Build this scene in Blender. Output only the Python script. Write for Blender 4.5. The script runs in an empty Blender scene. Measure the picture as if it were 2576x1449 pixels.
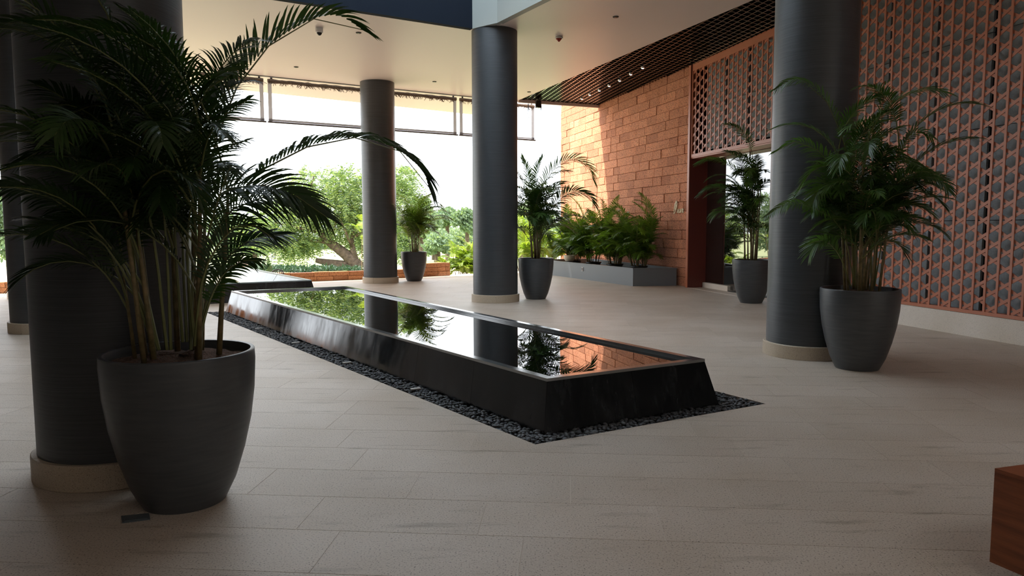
import bpy, bmesh, math, random
import numpy as np
from mathutils import Vector, Matrix
random.seed(7); RNG = np.random.default_rng(7)
SC = bpy.context.scene
COL = SC.collection
PI = math.pi

# ------------------------------------------------------------------ camera
W_, H_, F_ = 2576, 1449, 1800.0
EYE = np.array([0, 0, 1.6]); PITCH, ROLL = 0.0855, -0.00226
_f = np.array([0, math.cos(PITCH), -math.sin(PITCH)]); _u = np.array([0, math.sin(PITCH), math.cos(PITCH)]); _r = np.array([1., 0, 0])
CR = math.cos(ROLL) * _r + math.sin(ROLL) * _u; CU = -math.sin(ROLL) * _r + math.cos(ROLL) * _u; CF = _f
cam_d = bpy.data.cameras.new('camera'); cam_d.sensor_width = 36; cam_d.lens = F_ / W_ * 36; cam_d.clip_end = 600
cam = bpy.data.objects.new('camera', cam_d); COL.objects.link(cam)
cam.matrix_world = Matrix(((CR[0], CU[0], -CF[0], 0), (CR[1], CU[1], -CF[1], 0), (CR[2], CU[2], -CF[2], 1.6), (0, 0, 0, 1)))
SC.camera = cam
# ------------------------------------------------------------------ sky, sun, exposure
world = bpy.data.worlds.new('sky'); SC.world = world; world.use_nodes = True
bg = world.node_tree.nodes['Background']; bg.inputs[0].default_value = (0.90, 0.95, 1.0, 1); bg.inputs[1].default_value = 3.7
sun_d = bpy.data.lights.new('sun', 'SUN'); sun_d.energy = 11.0; sun_d.angle = 0.02; sun_d.color = (1.0, 0.93, 0.82)
sun = bpy.data.objects.new('sun', sun_d); COL.objects.link(sun)
SUN_DIR = Vector((0.76, 0.02, -1.0)).normalized()
sun.rotation_euler = SUN_DIR.to_track_quat('-Z', 'Y').to_euler(); sun.location = (-20, 10, 30)
SC.view_settings.view_transform = 'Standard'; SC.view_settings.look = 'None'
SC.view_settings.gamma = 1.0; SC.view_settings.use_curve_mapping = False
SC.view_settings.exposure = 0.0

# ------------------------------------------------------------------ helpers
def ray(px, py): return CF + CR * (px - W_ / 2) / F_ - CU * (py - H_ / 2) / F_
def atz(px, py, z=0.0):
    d = ray(px, py); return EYE + d * ((z - EYE[2]) / d[2])
def aty(px, py, y):
    d = ray(px, py); return EYE + d * (y / d[1])
def link(o, parent=None):
    COL.objects.link(o)
    if parent is not None:
        o.parent = parent; o.matrix_parent_inverse = Matrix.Translation(parent.location).inverted()
    return o
def tag(o, label=None, cat=None, group=None, kind=None):
    if label: o['label'] = label
    if cat: o['category'] = cat
    if group: o['group'] = group
    if kind: o['kind'] = kind
    return o
def empty(name, loc, label=None, cat=None, group=None, kind=None):
    o = bpy.data.objects.new(name, None); o.location = loc; o.empty_display_size = .1; COL.objects.link(o)
    return tag(o, label, cat, group, kind)
class MB:
    def __init__(s): s.v = []; s.f = []; s.m = []
    def add(s, vs, fs, mi=0):
        b = len(s.v); s.v += [tuple(map(float, p)) for p in vs]; s.f += [tuple(b + i for i in f) for f in fs]; s.m += [mi] * len(fs); return s
    def hexa(s, lo, hi, mi=0):     # lo, hi: 4 points each (ccw from above)
        return s.add(list(lo) + list(hi), [(3, 2, 1, 0), (4, 5, 6, 7), (0, 1, 5, 4), (1, 2, 6, 5), (2, 3, 7, 6), (3, 0, 4, 7)], mi)
    def box(s, c, size, rz=0, mi=0):
        cx, cy, cz = c; x, y, z = size[0] / 2, size[1] / 2, size[2] / 2; ca, sa = math.cos(rz), math.sin(rz)
        q = [(cx + a * ca - b * sa, cy + a * sa + b * ca) for a, b in ((-x, -y), (x, -y), (x, y), (-x, y))]
        return s.hexa([(a, b, cz - z) for a, b in q], [(a, b, cz + z) for a, b in q], mi)
    def prism(s, poly, z0, z1, mi=0):
        n = len(poly)
        return s.add([(p[0], p[1], z0) for p in poly] + [(p[0], p[1], z1) for p in poly],
                     [tuple(range(n - 1, -1, -1)), tuple(range(n, 2 * n))] + [(i, (i + 1) % n, n + (i + 1) % n, n + i) for i in range(n)], mi)
    def bar(s, p0, p1, w, h, up=(0, 0, 1), mi=0):   # w across, h along up
        p0, p1 = Vector(p0), Vector(p1); d = (p1 - p0).normalized(); up = Vector(up); sd = d.cross(up)
        if sd.length < 1e-6: sd = Vector((1, 0, 0))
        sd.normalize(); n = sd.cross(d).normalized(); a, b = sd * w / 2, n * h / 2
        return s.hexa([p0 - a - b, p0 + a - b, p1 + a - b, p1 - a - b], [p0 - a + b, p0 + a + b, p1 + a + b, p1 - a + b], mi)
    def tube(s, pts, rad, n=8, mi=0, cap=True):
        pts = [Vector(p) for p in pts]; k = len(pts)
        rad = [rad] * k if not hasattr(rad, '__len__') else rad
        vs = []; prev = None
        for i, p in enumerate(pts):
            t = (pts[min(i + 1, k - 1)] - pts[max(i - 1, 0)]).normalized()
            a = prev - t * prev.dot(t) if prev is not None else t.orthogonal()
            a.normalize(); prev = a; b = t.cross(a)
            vs += [p + (a * math.cos(2 * PI * j / n) + b * math.sin(2 * PI * j / n)) * rad[i] for j in range(n)]
        fs = [(i * n + j, i * n + (j + 1) % n, (i + 1) * n + (j + 1) % n, (i + 1) * n + j) for i in range(k - 1) for j in range(n)]
        if cap: fs += [tuple(range(n - 1, -1, -1)), tuple((k - 1) * n + j for j in range(n))]
        return s.add(vs, fs, mi)
    def lathe(s, c, prof, n=48, mi=0, cap0=True, cap1=True):
        vs = [(c[0] + r * math.cos(2 * PI * j / n), c[1] + r * math.sin(2 * PI * j / n), c[2] + z) for r, z in prof for j in range(n)]
        k = len(prof)
        fs = [(i * n + j, i * n + (j + 1) % n, (i + 1) * n + (j + 1) % n, (i + 1) * n + j) for i in range(k - 1) for j in range(n)]
        if cap0: fs.append(tuple(range(n - 1, -1, -1)))
        if cap1: fs.append(tuple((k - 1) * n + j for j in range(n)))
        return s.add(vs, fs, mi)
    def mesh(s, name, mats, smooth=False):
        me = bpy.data.meshes.new(name); me.from_pydata(s.v, [], s.f)
        for m in (mats if isinstance(mats, (list, tuple)) else [mats]): me.materials.append(m)
        if any(s.m): me.polygons.foreach_set('material_index', s.m)
        if smooth: me.polygons.foreach_set('use_smooth', [True] * len(s.f))
        me.update(); return me
    def build(s, name, mats, parent=None, smooth=False, sharp=None):
        me = s.mesh(name, mats, smooth)
        if smooth and sharp:
            me.set_sharp_from_angle(angle=sharp)
        return link(bpy.data.objects.new(name, me), parent)
def quadmesh(name, V, nquad, mats, mi=None):    # V: (4*nquad,3)
    me = bpy.data.meshes.new(name); me.vertices.add(len(V)); me.vertices.foreach_set('co', V.astype(np.float32).ravel())
    me.loops.add(nquad * 4); me.loops.foreach_set('vertex_index', np.arange(nquad * 4, dtype=np.int32))
    me.polygons.add(nquad); me.polygons.foreach_set('loop_start', np.arange(0, nquad * 4, 4, dtype=np.int32))
    for m in mats: me.materials.append(m)
    if mi is not None: me.polygons.foreach_set('material_index', mi.astype(np.int32))
    me.update(calc_edges=True); return me

# ------------------------------------------------------------------ materials
def mat(name, col, rough=.5, spec=.5, metal=0.0):
    m = bpy.data.materials.new(name); m.use_nodes = True; b = m.node_tree.nodes['Principled BSDF']
    b.inputs['Base Color'].default_value = (*col, 1); b.inputs['Roughness'].default_value = rough
    b.inputs['Specular IOR Level'].default_value = spec; b.inputs['Metallic'].default_value = metal
    return m
def N(m, typ, **kw):
    n = m.node_tree.nodes.new(typ)
    for k, v in kw.items():
        if k in n.inputs: n.inputs[k].default_value = v
        else: setattr(n, k, v)
    return n
def L(m, a, b): m.node_tree.links.new(a, b)
def bsdf(m): return m.node_tree.nodes['Principled BSDF']
def ramp(m, fac, stops):
    r = N(m, 'ShaderNodeValToRGB'); e = r.color_ramp.elements
    while len(e) > len(stops): e.remove(e[-1])
    while len(e) < len(stops): e.new(.5)
    for el, (p, c) in zip(e, stops): el.position = p; el.color = (*c, 1)
    L(m, fac, r.inputs[0]); return r.outputs[0]
def mixc(m, fac, a, b, mode='MIX'):
    x = N(m, 'ShaderNodeMix', data_type='RGBA', blend_type=mode)
    for i, s in ((0, fac), (6, a), (7, b)):
        if isinstance(s, (int, float)): x.inputs[i].default_value = s
        elif isinstance(s, tuple): x.inputs[i].default_value = (*s, 1)
        else: L(m, s, x.inputs[i])
    return x.outputs[2]
def pos(m): return N(m, 'ShaderNodeNewGeometry').outputs['Position']
def mapping(m, vec, scale):
    mp = N(m, 'ShaderNodeMapping'); mp.inputs['Scale'].default_value = scale; L(m, vec, mp.inputs[0]); return mp.outputs[0]
def noise(m, vec, scale, detail=2.0, rough=.5):
    n = N(m, 'ShaderNodeTexNoise'); n.inputs['Scale'].default_value = scale; n.inputs['Detail'].default_value = detail; n.inputs['Roughness'].default_value = rough
    L(m, vec, n.inputs['Vector']); return n.outputs['Fac']
def bump(m, h, strength, dist=.01):
    b = N(m, 'ShaderNodeBump'); b.inputs['Strength'].default_value = strength; b.inputs['Distance'].default_value = dist
    L(m, h, b.inputs['Height']); L(m, b.outputs[0], bsdf(m).inputs['Normal'])
def objrand(m): return N(m, 'ShaderNodeObjectInfo').outputs['Random']
def math_(m, op, a, b=None):
    n = N(m, 'ShaderNodeMath', operation=op)
    for i, s in ((0, a), (1, b)):
        if s is None: continue
        if isinstance(s, (int, float)): n.inputs[i].default_value = s
        else: L(m, s, n.inputs[i])
    return n.outputs[0]

def granite(name, base, dark, lite, rough, stains=True, rand=.12, sc=170):
    m = mat(name, base, rough); p = pos(m)
    n1 = noise(m, p, sc, 3, .6)
    c = ramp(m, n1, [(.33, dark), (.43, base), (.58, base), (.70, lite)])
    big = noise(m, p, 1.1, 3); c = mixc(m, .5, c, ramp(m, big, [(.3, (.80, .74, .66)), (.62, (1.04, 1.04, 1.06))]), 'MULTIPLY')
    if rand: c = mixc(m, 1.0, c, ramp(m, objrand(m), [(0, (1 - rand, 1 - rand * 1.1, 1 - rand * 1.25)), (1, (1, 1, 1))]), 'MULTIPLY')
    if stains:
        st = noise(m, mapping(m, p, (1.1, 6.5, 1)), 1.3, 4, .62)
        c = mixc(m, ramp(m, st, [(.58, (0, 0, 0)), (.72, (.55, .55, .55))]), c, (.20, .155, .105))
    L(m, c, bsdf(m).inputs['Base Color']); bump(m, n1, .25, .002); return m
M = {}
M['floor'] = granite('floor_granite', (.53, .45, .37), (.11, .09, .072), (.64, .575, .50), .5, True, .09, 105)
M['plinth'] = granite('plinth_granite', (.80, .71, .61), (.36, .31, .26), (.90, .84, .76), .5, False, 0)
M['ring'] = granite('ring_granite', (.52, .43, .32), (.2, .16, .12), (.66, .57, .46), .5, False, 0)
M['grout'] = mat('grout', (.60, .53, .45), .9)
M['paving'] = granite('paving', (.62, .56, .48), (.3, .26, .22), (.75, .69, .62), .7, False, 0)
def column_mat():
    m = mat('column_cladding', (.05, .056, .062), .40, .6); p = pos(m)
    s = noise(m, mapping(m, p, (1.8, 1.8, 170)), 1.0, 3, .6)
    L(m, ramp(m, s, [(.3, (.034, .038, .043)), (.7, (.062, .069, .076))]), bsdf(m).inputs['Base Color']); bump(m, s, .3, .004); return m
M['column'] = column_mat()
def pot_mat():
    m = mat('pot_glaze', (.085, .09, .096), .38, .5); p = pos(m); s = noise(m, mapping(m, p, (3, 3, 30)), 1.5, 3)
    L(m, ramp(m, s, [(.3, (.055, .059, .064)), (.7, (.075, .08, .085))]), bsdf(m).inputs['Base Color']); bump(m, s, .12, .004); return m
M['pot'] = pot_mat()
def simple_noise(name, a, b, sc, rough=.8, bs=.4, bd=.01, detail=4):
    m = mat(name, a, rough); n = noise(m, pos(m), sc, detail, .6); L(m, ramp(m, n, [(.32, a), (.68, b)]), bsdf(m).inputs['Base Color'])
    if bs: bump(m, n, bs, bd)
    return m
M['soil'] = simple_noise('coir_soil', (.045, .022, .012), (.17, .08, .045), 60, .95, 1, .03)
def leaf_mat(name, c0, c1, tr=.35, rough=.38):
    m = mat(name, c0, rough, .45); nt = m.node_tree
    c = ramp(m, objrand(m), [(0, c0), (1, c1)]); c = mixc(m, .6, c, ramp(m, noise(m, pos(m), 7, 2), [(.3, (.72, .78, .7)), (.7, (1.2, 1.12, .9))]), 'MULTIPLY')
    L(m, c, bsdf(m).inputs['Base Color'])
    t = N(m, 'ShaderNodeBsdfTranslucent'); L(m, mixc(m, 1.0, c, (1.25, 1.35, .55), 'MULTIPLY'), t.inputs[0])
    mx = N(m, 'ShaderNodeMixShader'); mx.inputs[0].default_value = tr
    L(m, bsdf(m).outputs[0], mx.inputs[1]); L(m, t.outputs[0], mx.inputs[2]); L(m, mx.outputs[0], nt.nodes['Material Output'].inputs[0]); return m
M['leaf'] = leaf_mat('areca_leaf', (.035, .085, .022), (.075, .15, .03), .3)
M['leaf_shaded'] = leaf_mat('areca_leaf_shaded', (.016, .042, .014), (.034, .075, .018), .25)  # darker copy of the areca leaf, shade put into the colour
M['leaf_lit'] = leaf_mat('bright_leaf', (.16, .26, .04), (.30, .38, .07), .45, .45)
M['leaf_tree'] = leaf_mat('tree_leaf', (.19, .28, .10), (.26, .35, .13), .4, .55)
M['leaf_far_hazed'] = leaf_mat('hazed_far_leaf', (.22, .30, .20), (.30, .38, .26), .3, .7)  # paler bluish green, distance haze put into the leaf colour
M['leaf_hedge'] = leaf_mat('hedge_leaf', (.035, .085, .055), (.065, .12, .065), .25, .6)
M['stem'] = simple_noise('cane_stem', (.10, .085, .03), (.24, .17, .075), 18, .6, .3, .004)
M['rachis'] = mat('rachis', (.14, .15, .045), .5)
M['bark'] = simple_noise('bark', (.06, .042, .03), (.17, .12, .085), 6, .9, .8, .05)
def polished():
    m = mat('polished_black_granite', (.012, .013, .014), .1, .7); p = pos(m)
    n = noise(m, mapping(m, p, (2.5, 2.5, .8)), 1.6, 4, .6); L(m, ramp(m, n, [(.35, (.05, .05, .05)), (.7, (.22, .22, .22))]), bsdf(m).inputs['Roughness'])
    n2 = noise(m, mapping(m, p, (3, 3, .7)), 2.2, 5, .7); L(m, ramp(m, n2, [(.48, (.010, .011, .012)), (.8, (.040, .045, .047))]), bsdf(m).inputs['Base Color']); return m
M['black'] = polished()
M['rim'] = mat('honed_rim', (.06, .066, .068), .12, .6); bsdf(M['rim']).inputs['IOR'].default_value = 2.4
M['water'] = mat('still_water', (.004, .005, .005), .0, .5); bsdf(M['water']).inputs['IOR'].default_value = 1.7
M['pebble'] = mat('river_pebble', (.05, .055, .06), .5, .4); L(M['pebble'], ramp(M['pebble'], objrand(M['pebble']), [(0, (.028, .03, .034)), (.8, (.075, .082, .09)), (1, (.14, .15, .16))]), bsdf(M['pebble']).inputs['Base Color'])
M['pale_pebble'] = mat('pale_pebble', (.45, .43, .4), .6)
M['bed'] = mat('bed_dark', (.02, .02, .02), .9)
M['ceiling'] = mat('ceiling_paint', (.78, .685, .645), .42, .45)
M['well_white'] = mat('well_white_paint', (.36, .385, .36), .6)
M['well_navy'] = mat('well_navy_paint', (.010, .015, .025), .85, .15)
M['inner'] = mat('inner_wall', (.16, .14, .125), .6)
M['mesh'] = mat('soffit_mesh_steel', (.20, .18, .16), .2, .5, 1.0); M['plenum'] = mat('plenum_black', (.008, .007, .007), .9)
def laterite(name, c0, c1, pore, bs=.9):
    m = mat(name, c0, .85, .25); p = pos(m); n = noise(m, p, 34, 3, .65); n2 = noise(m, p, 3.2, 3)
    c = mixc(m, n2, c0, c1); c = mixc(m, 1.0, c, ramp(m, objrand(m), [(0, (.74, .70, .68)), (.35, (.95, .93, .9)), (1, (1.1, 1.08, 1.05))]), 'MULTIPLY')
    c = mixc(m, ramp(m, n, [(.36, (1, 1, 1)), (.47, (0, 0, 0))]), c, pore); L(m, c, bsdf(m).inputs['Base Color']); bump(m, n, bs, .03); return m
M['laterite'] = laterite('laterite', (.66, .265, .15), (.74, .345, .205), (.17, .06, .035))
M['laterite_low'] = laterite('laterite_garden', (.56, .25, .12), (.62, .31, .16), (.25, .09, .04), .6)
M['mortar'] = mat('laterite_mortar', (.22, .095, .06), .95)
M['steel_red'] = mat('red_oxide_steel', (.50, .165, .085), .38, .5)
M['jamb'] = mat('dark_red_panel', (.16, .028, .018), .35, .5)
M['stone_panel'] = simple_noise('grey_stone', (.26, .285, .295), (.34, .37, .38), 40, .6, .15, .003)
M['void'] = mat('void_black', (.01, .01, .011), .9)
M['glass'] = mat('tinted_glass', (.01, .012, .012), .015, 1.0); bsdf(M['glass']).inputs['IOR'].default_value = 2.3
M['chrome'] = mat('chrome', (.6, .6, .6), .2, .5, 1.0)
M['planter'] = mat('planter_slate', (.19, .21, .23), .42, .4); M['plastic'] = mat('black_plastic', (.012, .014, .014), .4)
M['cream'] = mat('cream_ceramic', (.62, .56, .42), .4); M['gold'] = mat('cream_gold_letters', (.85, .72, .48), .35)
def wood():
    m = mat('red_teak', (.22, .065, .022), .4, .4); p = pos(m); n = noise(m, mapping(m, p, (2, 2, 26)), 1.2, 4, .6)
    L(m, ramp(m, n, [(.3, (.15, .038, .014)), (.7, (.30, .092, .032))]), bsdf(m).inputs['Base Color']); return m
M['wood'] = wood()
M['bamboo'] = simple_noise('bamboo_roll', (.10, .07, .05), (.26, .19, .14), 45, .8, .8, .02)
M['rail'] = mat('grey_rail', (.16, .15, .16), .4); M['cord'] = mat('dark_cord', (.03, .03, .035), .6)
def clear():
    m = mat('clear_sheet', (1, 1, 1), .05); nt = m.node_tree; t = N(m, 'ShaderNodeBsdfTransparent'); t.inputs[0].default_value = (.97, .97, .97, 1)
    mx = N(m, 'ShaderNodeMixShader'); mx.inputs[0].default_value = .04; L(m, t.outputs[0], mx.inputs[1]); L(m, bsdf(m).outputs[0], mx.inputs[2]); L(m, mx.outputs[0], nt.nodes['Material Output'].inputs[0]); return m
M['clear'] = clear()
def frosted(name, c, t=1.0):
    m = mat(name, c); nt = m.node_tree; t_ = N(m, 'ShaderNodeBsdfTranslucent'); t_.inputs[0].default_value = (*c, 1); d = N(m, 'ShaderNodeBsdfDiffuse'); d.inputs[0].default_value = (.6, .6, .6, 1)
    mx = N(m, 'ShaderNodeMixShader'); mx.inputs[0].default_value = t; L(m, d.outputs[0], mx.inputs[1]); L(m, t_.outputs[0], mx.inputs[2]); L(m, mx.outputs[0], nt.nodes['Material Output'].inputs[0]); return m
M['frosted'] = frosted('frosted_glass', (.74, .80, .86)); M['strip'] = frosted('pale_strip', (.50, .49, .51), .9)
M['white'] = mat('white_plastic', (.75, .74, .72), .4); M['red'] = mat('red_lens', (.4, .04, .02), .4); M['darkglass'] = mat('dark_dome', (.01, .01, .01), .08)
M['slot'] = mat('dark_slot', (.05, .045, .04), .6); M['plate'] = mat('steel_plate', (.13, .15, .16), .35, .5, .4)
def emis(name, c, s):
    m = mat(name, c); bsdf(m).inputs['Emission Color'].default_value = (*c, 1); bsdf(m).inputs['Emission Strength'].default_value = s; return m
M['lamp'] = emis('lamp_lens', (1, .93, .88), 3.0)
M['grass'] = simple_noise('lawn', (.30, .33, .15), (.38, .41, .19), .8, .9, 0)
M['bounce_earth'] = simple_noise('bounce_ground', (.46, .37, .27), (.58, .48, .37), 3, .9, 0)  # pale warm tone chosen to bounce light back under the roof
M['basin'] = simple_noise('basin_stone', (.26, .30, .30), (.34, .38, .37), 5, .3, 0); M['basin_floor'] = mat('basin_floor', (.42, .36, .22), .5)
M['skin'] = mat('skin', (.35, .2, .13), .6); M['shirt'] = mat('shirt', (.72, .76, .82), .8); M['trouser'] = mat('trousers', (.06, .07, .10), .8); M['navy'] = mat('dark_shirt', (.05, .06, .10), .8)
M['stone_white'] = mat('pale_stone', (.75, .68, .64), .7); M['pathgrey'] = mat('rock_grey', (.2, .19, .19), .8)

# ------------------------------------------------------------------ layout constants
CEIL = 5.67
U = np.array([math.cos(math.radians(30.4)), math.sin(math.radians(30.4))]); V = np.array([-U[1], U[0]])
def sx(y): return 9.102 - .24 * y            # face of the lattice screens
ST = np.array([.24, -1.0]) / math.hypot(.24, 1); SN = np.array([-1.0, -.24]) / math.hypot(.24, 1)   # towards the viewer, out of the wall
def S3(y, z, out=0.0): return (sx(y) + SN[0] * out, y + SN[1] * out, z)
BX0, BS = 4.617 + .288 * 18.93, .288         # laterite wall: x = BX0 - BS*y
BT = np.array([-BS, 1.0]) / math.hypot(BS, 1); BN = np.array([-1.0, -BS]) / math.hypot(1, BS)
def B3(y, z, out=0.0): return (BX0 - BS * y + BN[0] * out, y + BN[1] * out, z)
GRAVEL = [np.array(p) for p in ((.17, 5.158), (2.291, 6.357), (-3.10, 15.10), (-5.782, 13.436))]
FAR0, FAR1 = np.array([-7.061, 19.481]), np.array([.215, 23.745])      # far edge of the ceiling
FD = (FAR1 - FAR0) / np.linalg.norm(FAR1 - FAR0)

# ------------------------------------------------------------------ floor
FLOOR = [(-30, -14), (14, -14), (14, 27.2), (2.2, 25.6), (-2, 23.5), (-30, 8.1)]
floor = MB().prism(FLOOR, -.30, -.06).build('floor', M['grout']); tag(floor, kind='structure')
# grout bed with the gravel pit left open
def clip_out(poly, quad):       # convex pieces of poly outside the convex ccw quad
    out = []; rest = poly
    for i in range(len(quad)):
        a, b = quad[i], quad[(i + 1) % len(quad)]; n = np.array([b[1] - a[1], a[0] - b[0]])   # outward
        o, r = [], []
        for j in range(len(rest)):
            p, q = np.array(rest[j]), np.array(rest[(j + 1) % len(rest)]); dp, dq = (p - a) @ n, (q - a) @ n
            (o if dp > 0 else r).append(p)
            if dp * dq < 0:
                x = p + (q - p) * dp / (dp - dq); o.append(x); r.append(x)
        if len(o) > 2: out.append(o)
        rest = r
        if len(rest) < 3: return out, []
    return out, rest
bed = MB()
for pc in clip_out(FLOOR, GRAVEL)[0]: bed.prism(pc, -.06, -.0018)
bed.build('grout_bed', M['grout'], floor)
TA = math.radians(-4.5); ta = np.array([math.cos(TA), math.sin(TA)]); tb = np.array([-ta[1], ta[0]])
TL, TW, GAP = .97, .465, .004
def lowwall_y(x): return 21.19 + (x + 5.76) * .62
full_me = MB().hexa([(-TL / 2 + GAP / 2, -TW / 2 + GAP / 2, -.03), (TL / 2 - GAP / 2, -TW / 2 + GAP / 2, -.03), (TL / 2 - GAP / 2, TW / 2 - GAP / 2, -.03), (-TL / 2 + GAP / 2, TW / 2 - GAP / 2, -.03)],
                    [(-TL / 2 + GAP / 2, -TW / 2 + GAP / 2, 0), (TL / 2 - GAP / 2, -TW / 2 + GAP / 2, 0), (TL / 2 - GAP / 2, TW / 2 - GAP / 2, 0), (-TL / 2 + GAP / 2, TW / 2 - GAP / 2, 0)]).mesh('floor_tile', M['floor'])
tiles = []
for r in range(-22, 62):
    off = random.choice([0, .5, .5, .25, .75]) * TL
    for c in range(-28, 16):
        ctr = ta * (c * TL + off + .02) + tb * (r * TW + .09)
        x, y = ctr
        if y < -12 or y > lowwall_y(x) - .15 or x > sx(min(y, 19)) + .4 or x < -26: continue
        if y > 19 and x > BX0 - BS * y + .2: continue
        d = ctr @ np.array([0, 1.0])
        px = W_ / 2 + F_ * x / max(y, .1)
        vis = y > 2.2 and -80 < px < W_ + 80
        tiles.append((0 if vis else 1, math.hypot(x, y), ctr))
tiles.sort(key=lambda t: (t[0], t[1]))
rest = MB(); nt = 0
for vis, dist, ctr in tiles:
    q = [ctr + ta * a + tb * b for a, b in ((-TL / 2 + GAP / 2, -TW / 2 + GAP / 2), (TL / 2 - GAP / 2, -TW / 2 + GAP / 2), (TL / 2 - GAP / 2, TW / 2 - GAP / 2), (-TL / 2 + GAP / 2, TW / 2 - GAP / 2))]
    pieces, inside = clip_out(q, GRAVEL)
    if not pieces: continue
    part = vis == 0 and nt < 298
    if inside:
        mb = MB() if part else rest
        for pc in pieces:
            if len(pc) > 2: mb.prism(pc, -.03, 0)
        if part: mb.build('floor_tile', M['floor'], floor); nt += 1
    elif part:
        o = bpy.data.objects.new('floor_tile', full_me); o.location = (ctr[0], ctr[1], 0); o.rotation_euler.z = TA; link(o, floor); nt += 1
    else: rest.prism(q, -.03, 0)
tag(rest.build('floor_tiles_beyond', M['floor'], floor), kind='stuff')
pv = MB().prism([(-1.9, 22.6), (3.2, 22.0), (2.2, 28.8), (-.9, 25.3), (-1.9, 24.2)], -.05, -.012); tag(pv.build('paving_strip', M['paving']), kind='structure')

# ------------------------------------------------------------------ ceiling, well, soffit
K1, K2 = np.array([-.80, 15.16]), np.array([-.27, 14.74])
WL = K1 - U * 6.9; WR = K2 - V * 6.6; WN = WL - V * 6.6
MB0, MB1 = np.array([.232, 23.54]), np.array([5.95, 9.42])      # edge between white ceiling and mesh soffit
c0 = FAR0 - FD * 17
ce = MB()
def cprism(poly, z0=CEIL, z1=CEIL + .25): ce.prism([tuple(p) for p in poly], z0, z1)
# pieces around the well
pB = MB1 + (MB1 - MB0) / np.linalg.norm(MB1 - MB0) * 10.5
cprism([c0, WL - U * 9, K1, FAR1 - (FAR1 - FAR0) * .0])                         # far band (left of corner)
cprism([K1, K2, MB0])                                                           # by the corner column
cprism([FAR1, K1, MB0])
cprism([K2, WR, MB1, MB0])                                                      # right band
cprism([WR, WR - V * 9, pB, MB1])
cprism([WL - U * 9, WL - U * 9 - V * 16, WL - V * 16, WL])                      # left band
cprism([WN, WL - V * 16, WR - V * 9.4, WR])                                     # near band
ceiling = ce.build('ceiling', M['ceiling']); tag(ceiling, kind='structure')
wl = MB()
def vwall(mb, a, b, z0, z1, th, out): # vertical slab from a to b, thickness to side 'out'
    o = np.array(out) * th; mb.prism([tuple(a), tuple(b), tuple(b + o), tuple(a + o)], z0, z1)
w1 = MB(); vwall(w1, K1 - V * .02, WL - V * .02, CEIL - .004, 8.2, .14, V); tag(w1.build('wall_well_far', M['well_navy']), kind='structure')
w2 = MB(); ch = (K2 - K1) / np.linalg.norm(K2 - K1); cn = np.array([ch[1], -ch[0]]); vwall(w2, K2 + cn * .022, K1 + cn * .022, CEIL - .004, 8.2, .13, -cn); vwall(w2, WR - U * .02, K2 - U * .02, CEIL - .004, 8.2, .14, U)
tag(w2.build('wall_well_side', M['well_white']), kind='structure')
w3 = MB(); vwall(w3, WL, WN, CEIL + .001, 8.2, .12, -U); vwall(w3, WN, WR, CEIL + .001, 8.2, .12, -V)
tag(w3.build('wall_well_near', M['inner']), kind='structure')
# frosted skylight panes over the well
sky = empty('skylight', (*WN, 8.2), 'frosted glass skylight closing the ceiling well', 'skylight', kind='structure')
for i in range(4):
    for j in range(4):
        def wp(a, b): return tuple(WN + U * (a * 7.6 / 4) + V * (b * 7.6 / 4))
        MB().prism([wp(i + .01, j + .01), wp(i + .99, j + .01), wp(i + .99, j + .99), wp(i + .01, j + .99)], 8.2, 8.215).build('pane', M['frosted'], sky)
for i in range(5):
    a, b = wp(i, -.05), wp(i, 4.05); MB().bar((*a, 8.24), (*b, 8.24), .09, .05).build('glazing_bar', M['rail'], sky)
    a, b = wp(-.05, i), wp(4.05, i); MB().bar((*a, 8.25), (*b, 8.25), .09, .05).build('glazing_bar', M['rail'], sky)
# outer soffit beyond the blinds
OS = MB().prism([tuple(FAR0 - FD * 17 + V * .12), tuple(FAR1 - FD * 1.1 + V * .12), (-1.35, 26.55), (-7.925, 21.82), (-24.0, 11.4)], CEIL, CEIL + .2)
tag(OS.build('ceiling_outer', M['ceiling']), kind='structure')
MF1 = np.array([2.973, 24.65])
pl = MB(); pl.prism([tuple(MB0), tuple(MF1), (5.4, 19.0), (sx(8.2) + 1.2, 8.2), (MB1[0] + .2, 8.2)], 6.25, 6.35)
for a, b, o in ((MB0, MF1, V), (np.array(MF1), np.array([4.9, 18.9]), U), (MB1 + (MB1 - MB0) * .2, MB0, -U)): vwall(pl, a, b, CEIL + .03, 6.3, .06, o)
plen = pl.build('ceiling_plenum', M['plenum']); tag(plen, kind='structure')
fe = MB(); vwall(fe, np.array(MB0), MF1, CEIL - .07, 6.35, .07, V); tag(fe.build('trim_1', M['ceiling']), kind='structure')
ft = MB(); vwall(ft, FAR0 - FD * 17, FAR1, CEIL - .012, CEIL + .2, .03, V); tag(ft.build('trim_2', M['slot']), kind='structure')
# diamond mesh bars
soff = empty('soffit_mesh', (2.5, 20, CEIL), 'dark diamond-mesh soffit between white ceiling and laterite wall', 'soffit')
mpoly = [np.array(p) for p in ((.24, 23.52), (2.96, 24.62), (4.56, 18.95), (6.62, 10.2), (5.62, 10.2))]
def clip_line(p, d, poly):
    t0, t1 = -99, 99
    cs = sum(poly[i][0] * poly[(i + 1) % len(poly)][1] - poly[(i + 1) % len(poly)][0] * poly[i][1] for i in range(len(poly)))
    for i in range(len(poly)):
        a, b = poly[i], poly[(i + 1) % len(poly)]; n = np.array([b[1] - a[1], a[0] - b[0]]) * (1 if cs > 0 else -1)
        dn, pn = d @ n, (a - p) @ n
        if abs(dn) < 1e-9:
            if pn < 0: return None
        elif dn > 0: t1 = min(t1, pn / dn)
        else: t0 = max(t0, pn / dn)
    return (t0, t1) if t1 - t0 > .08 else None
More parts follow.
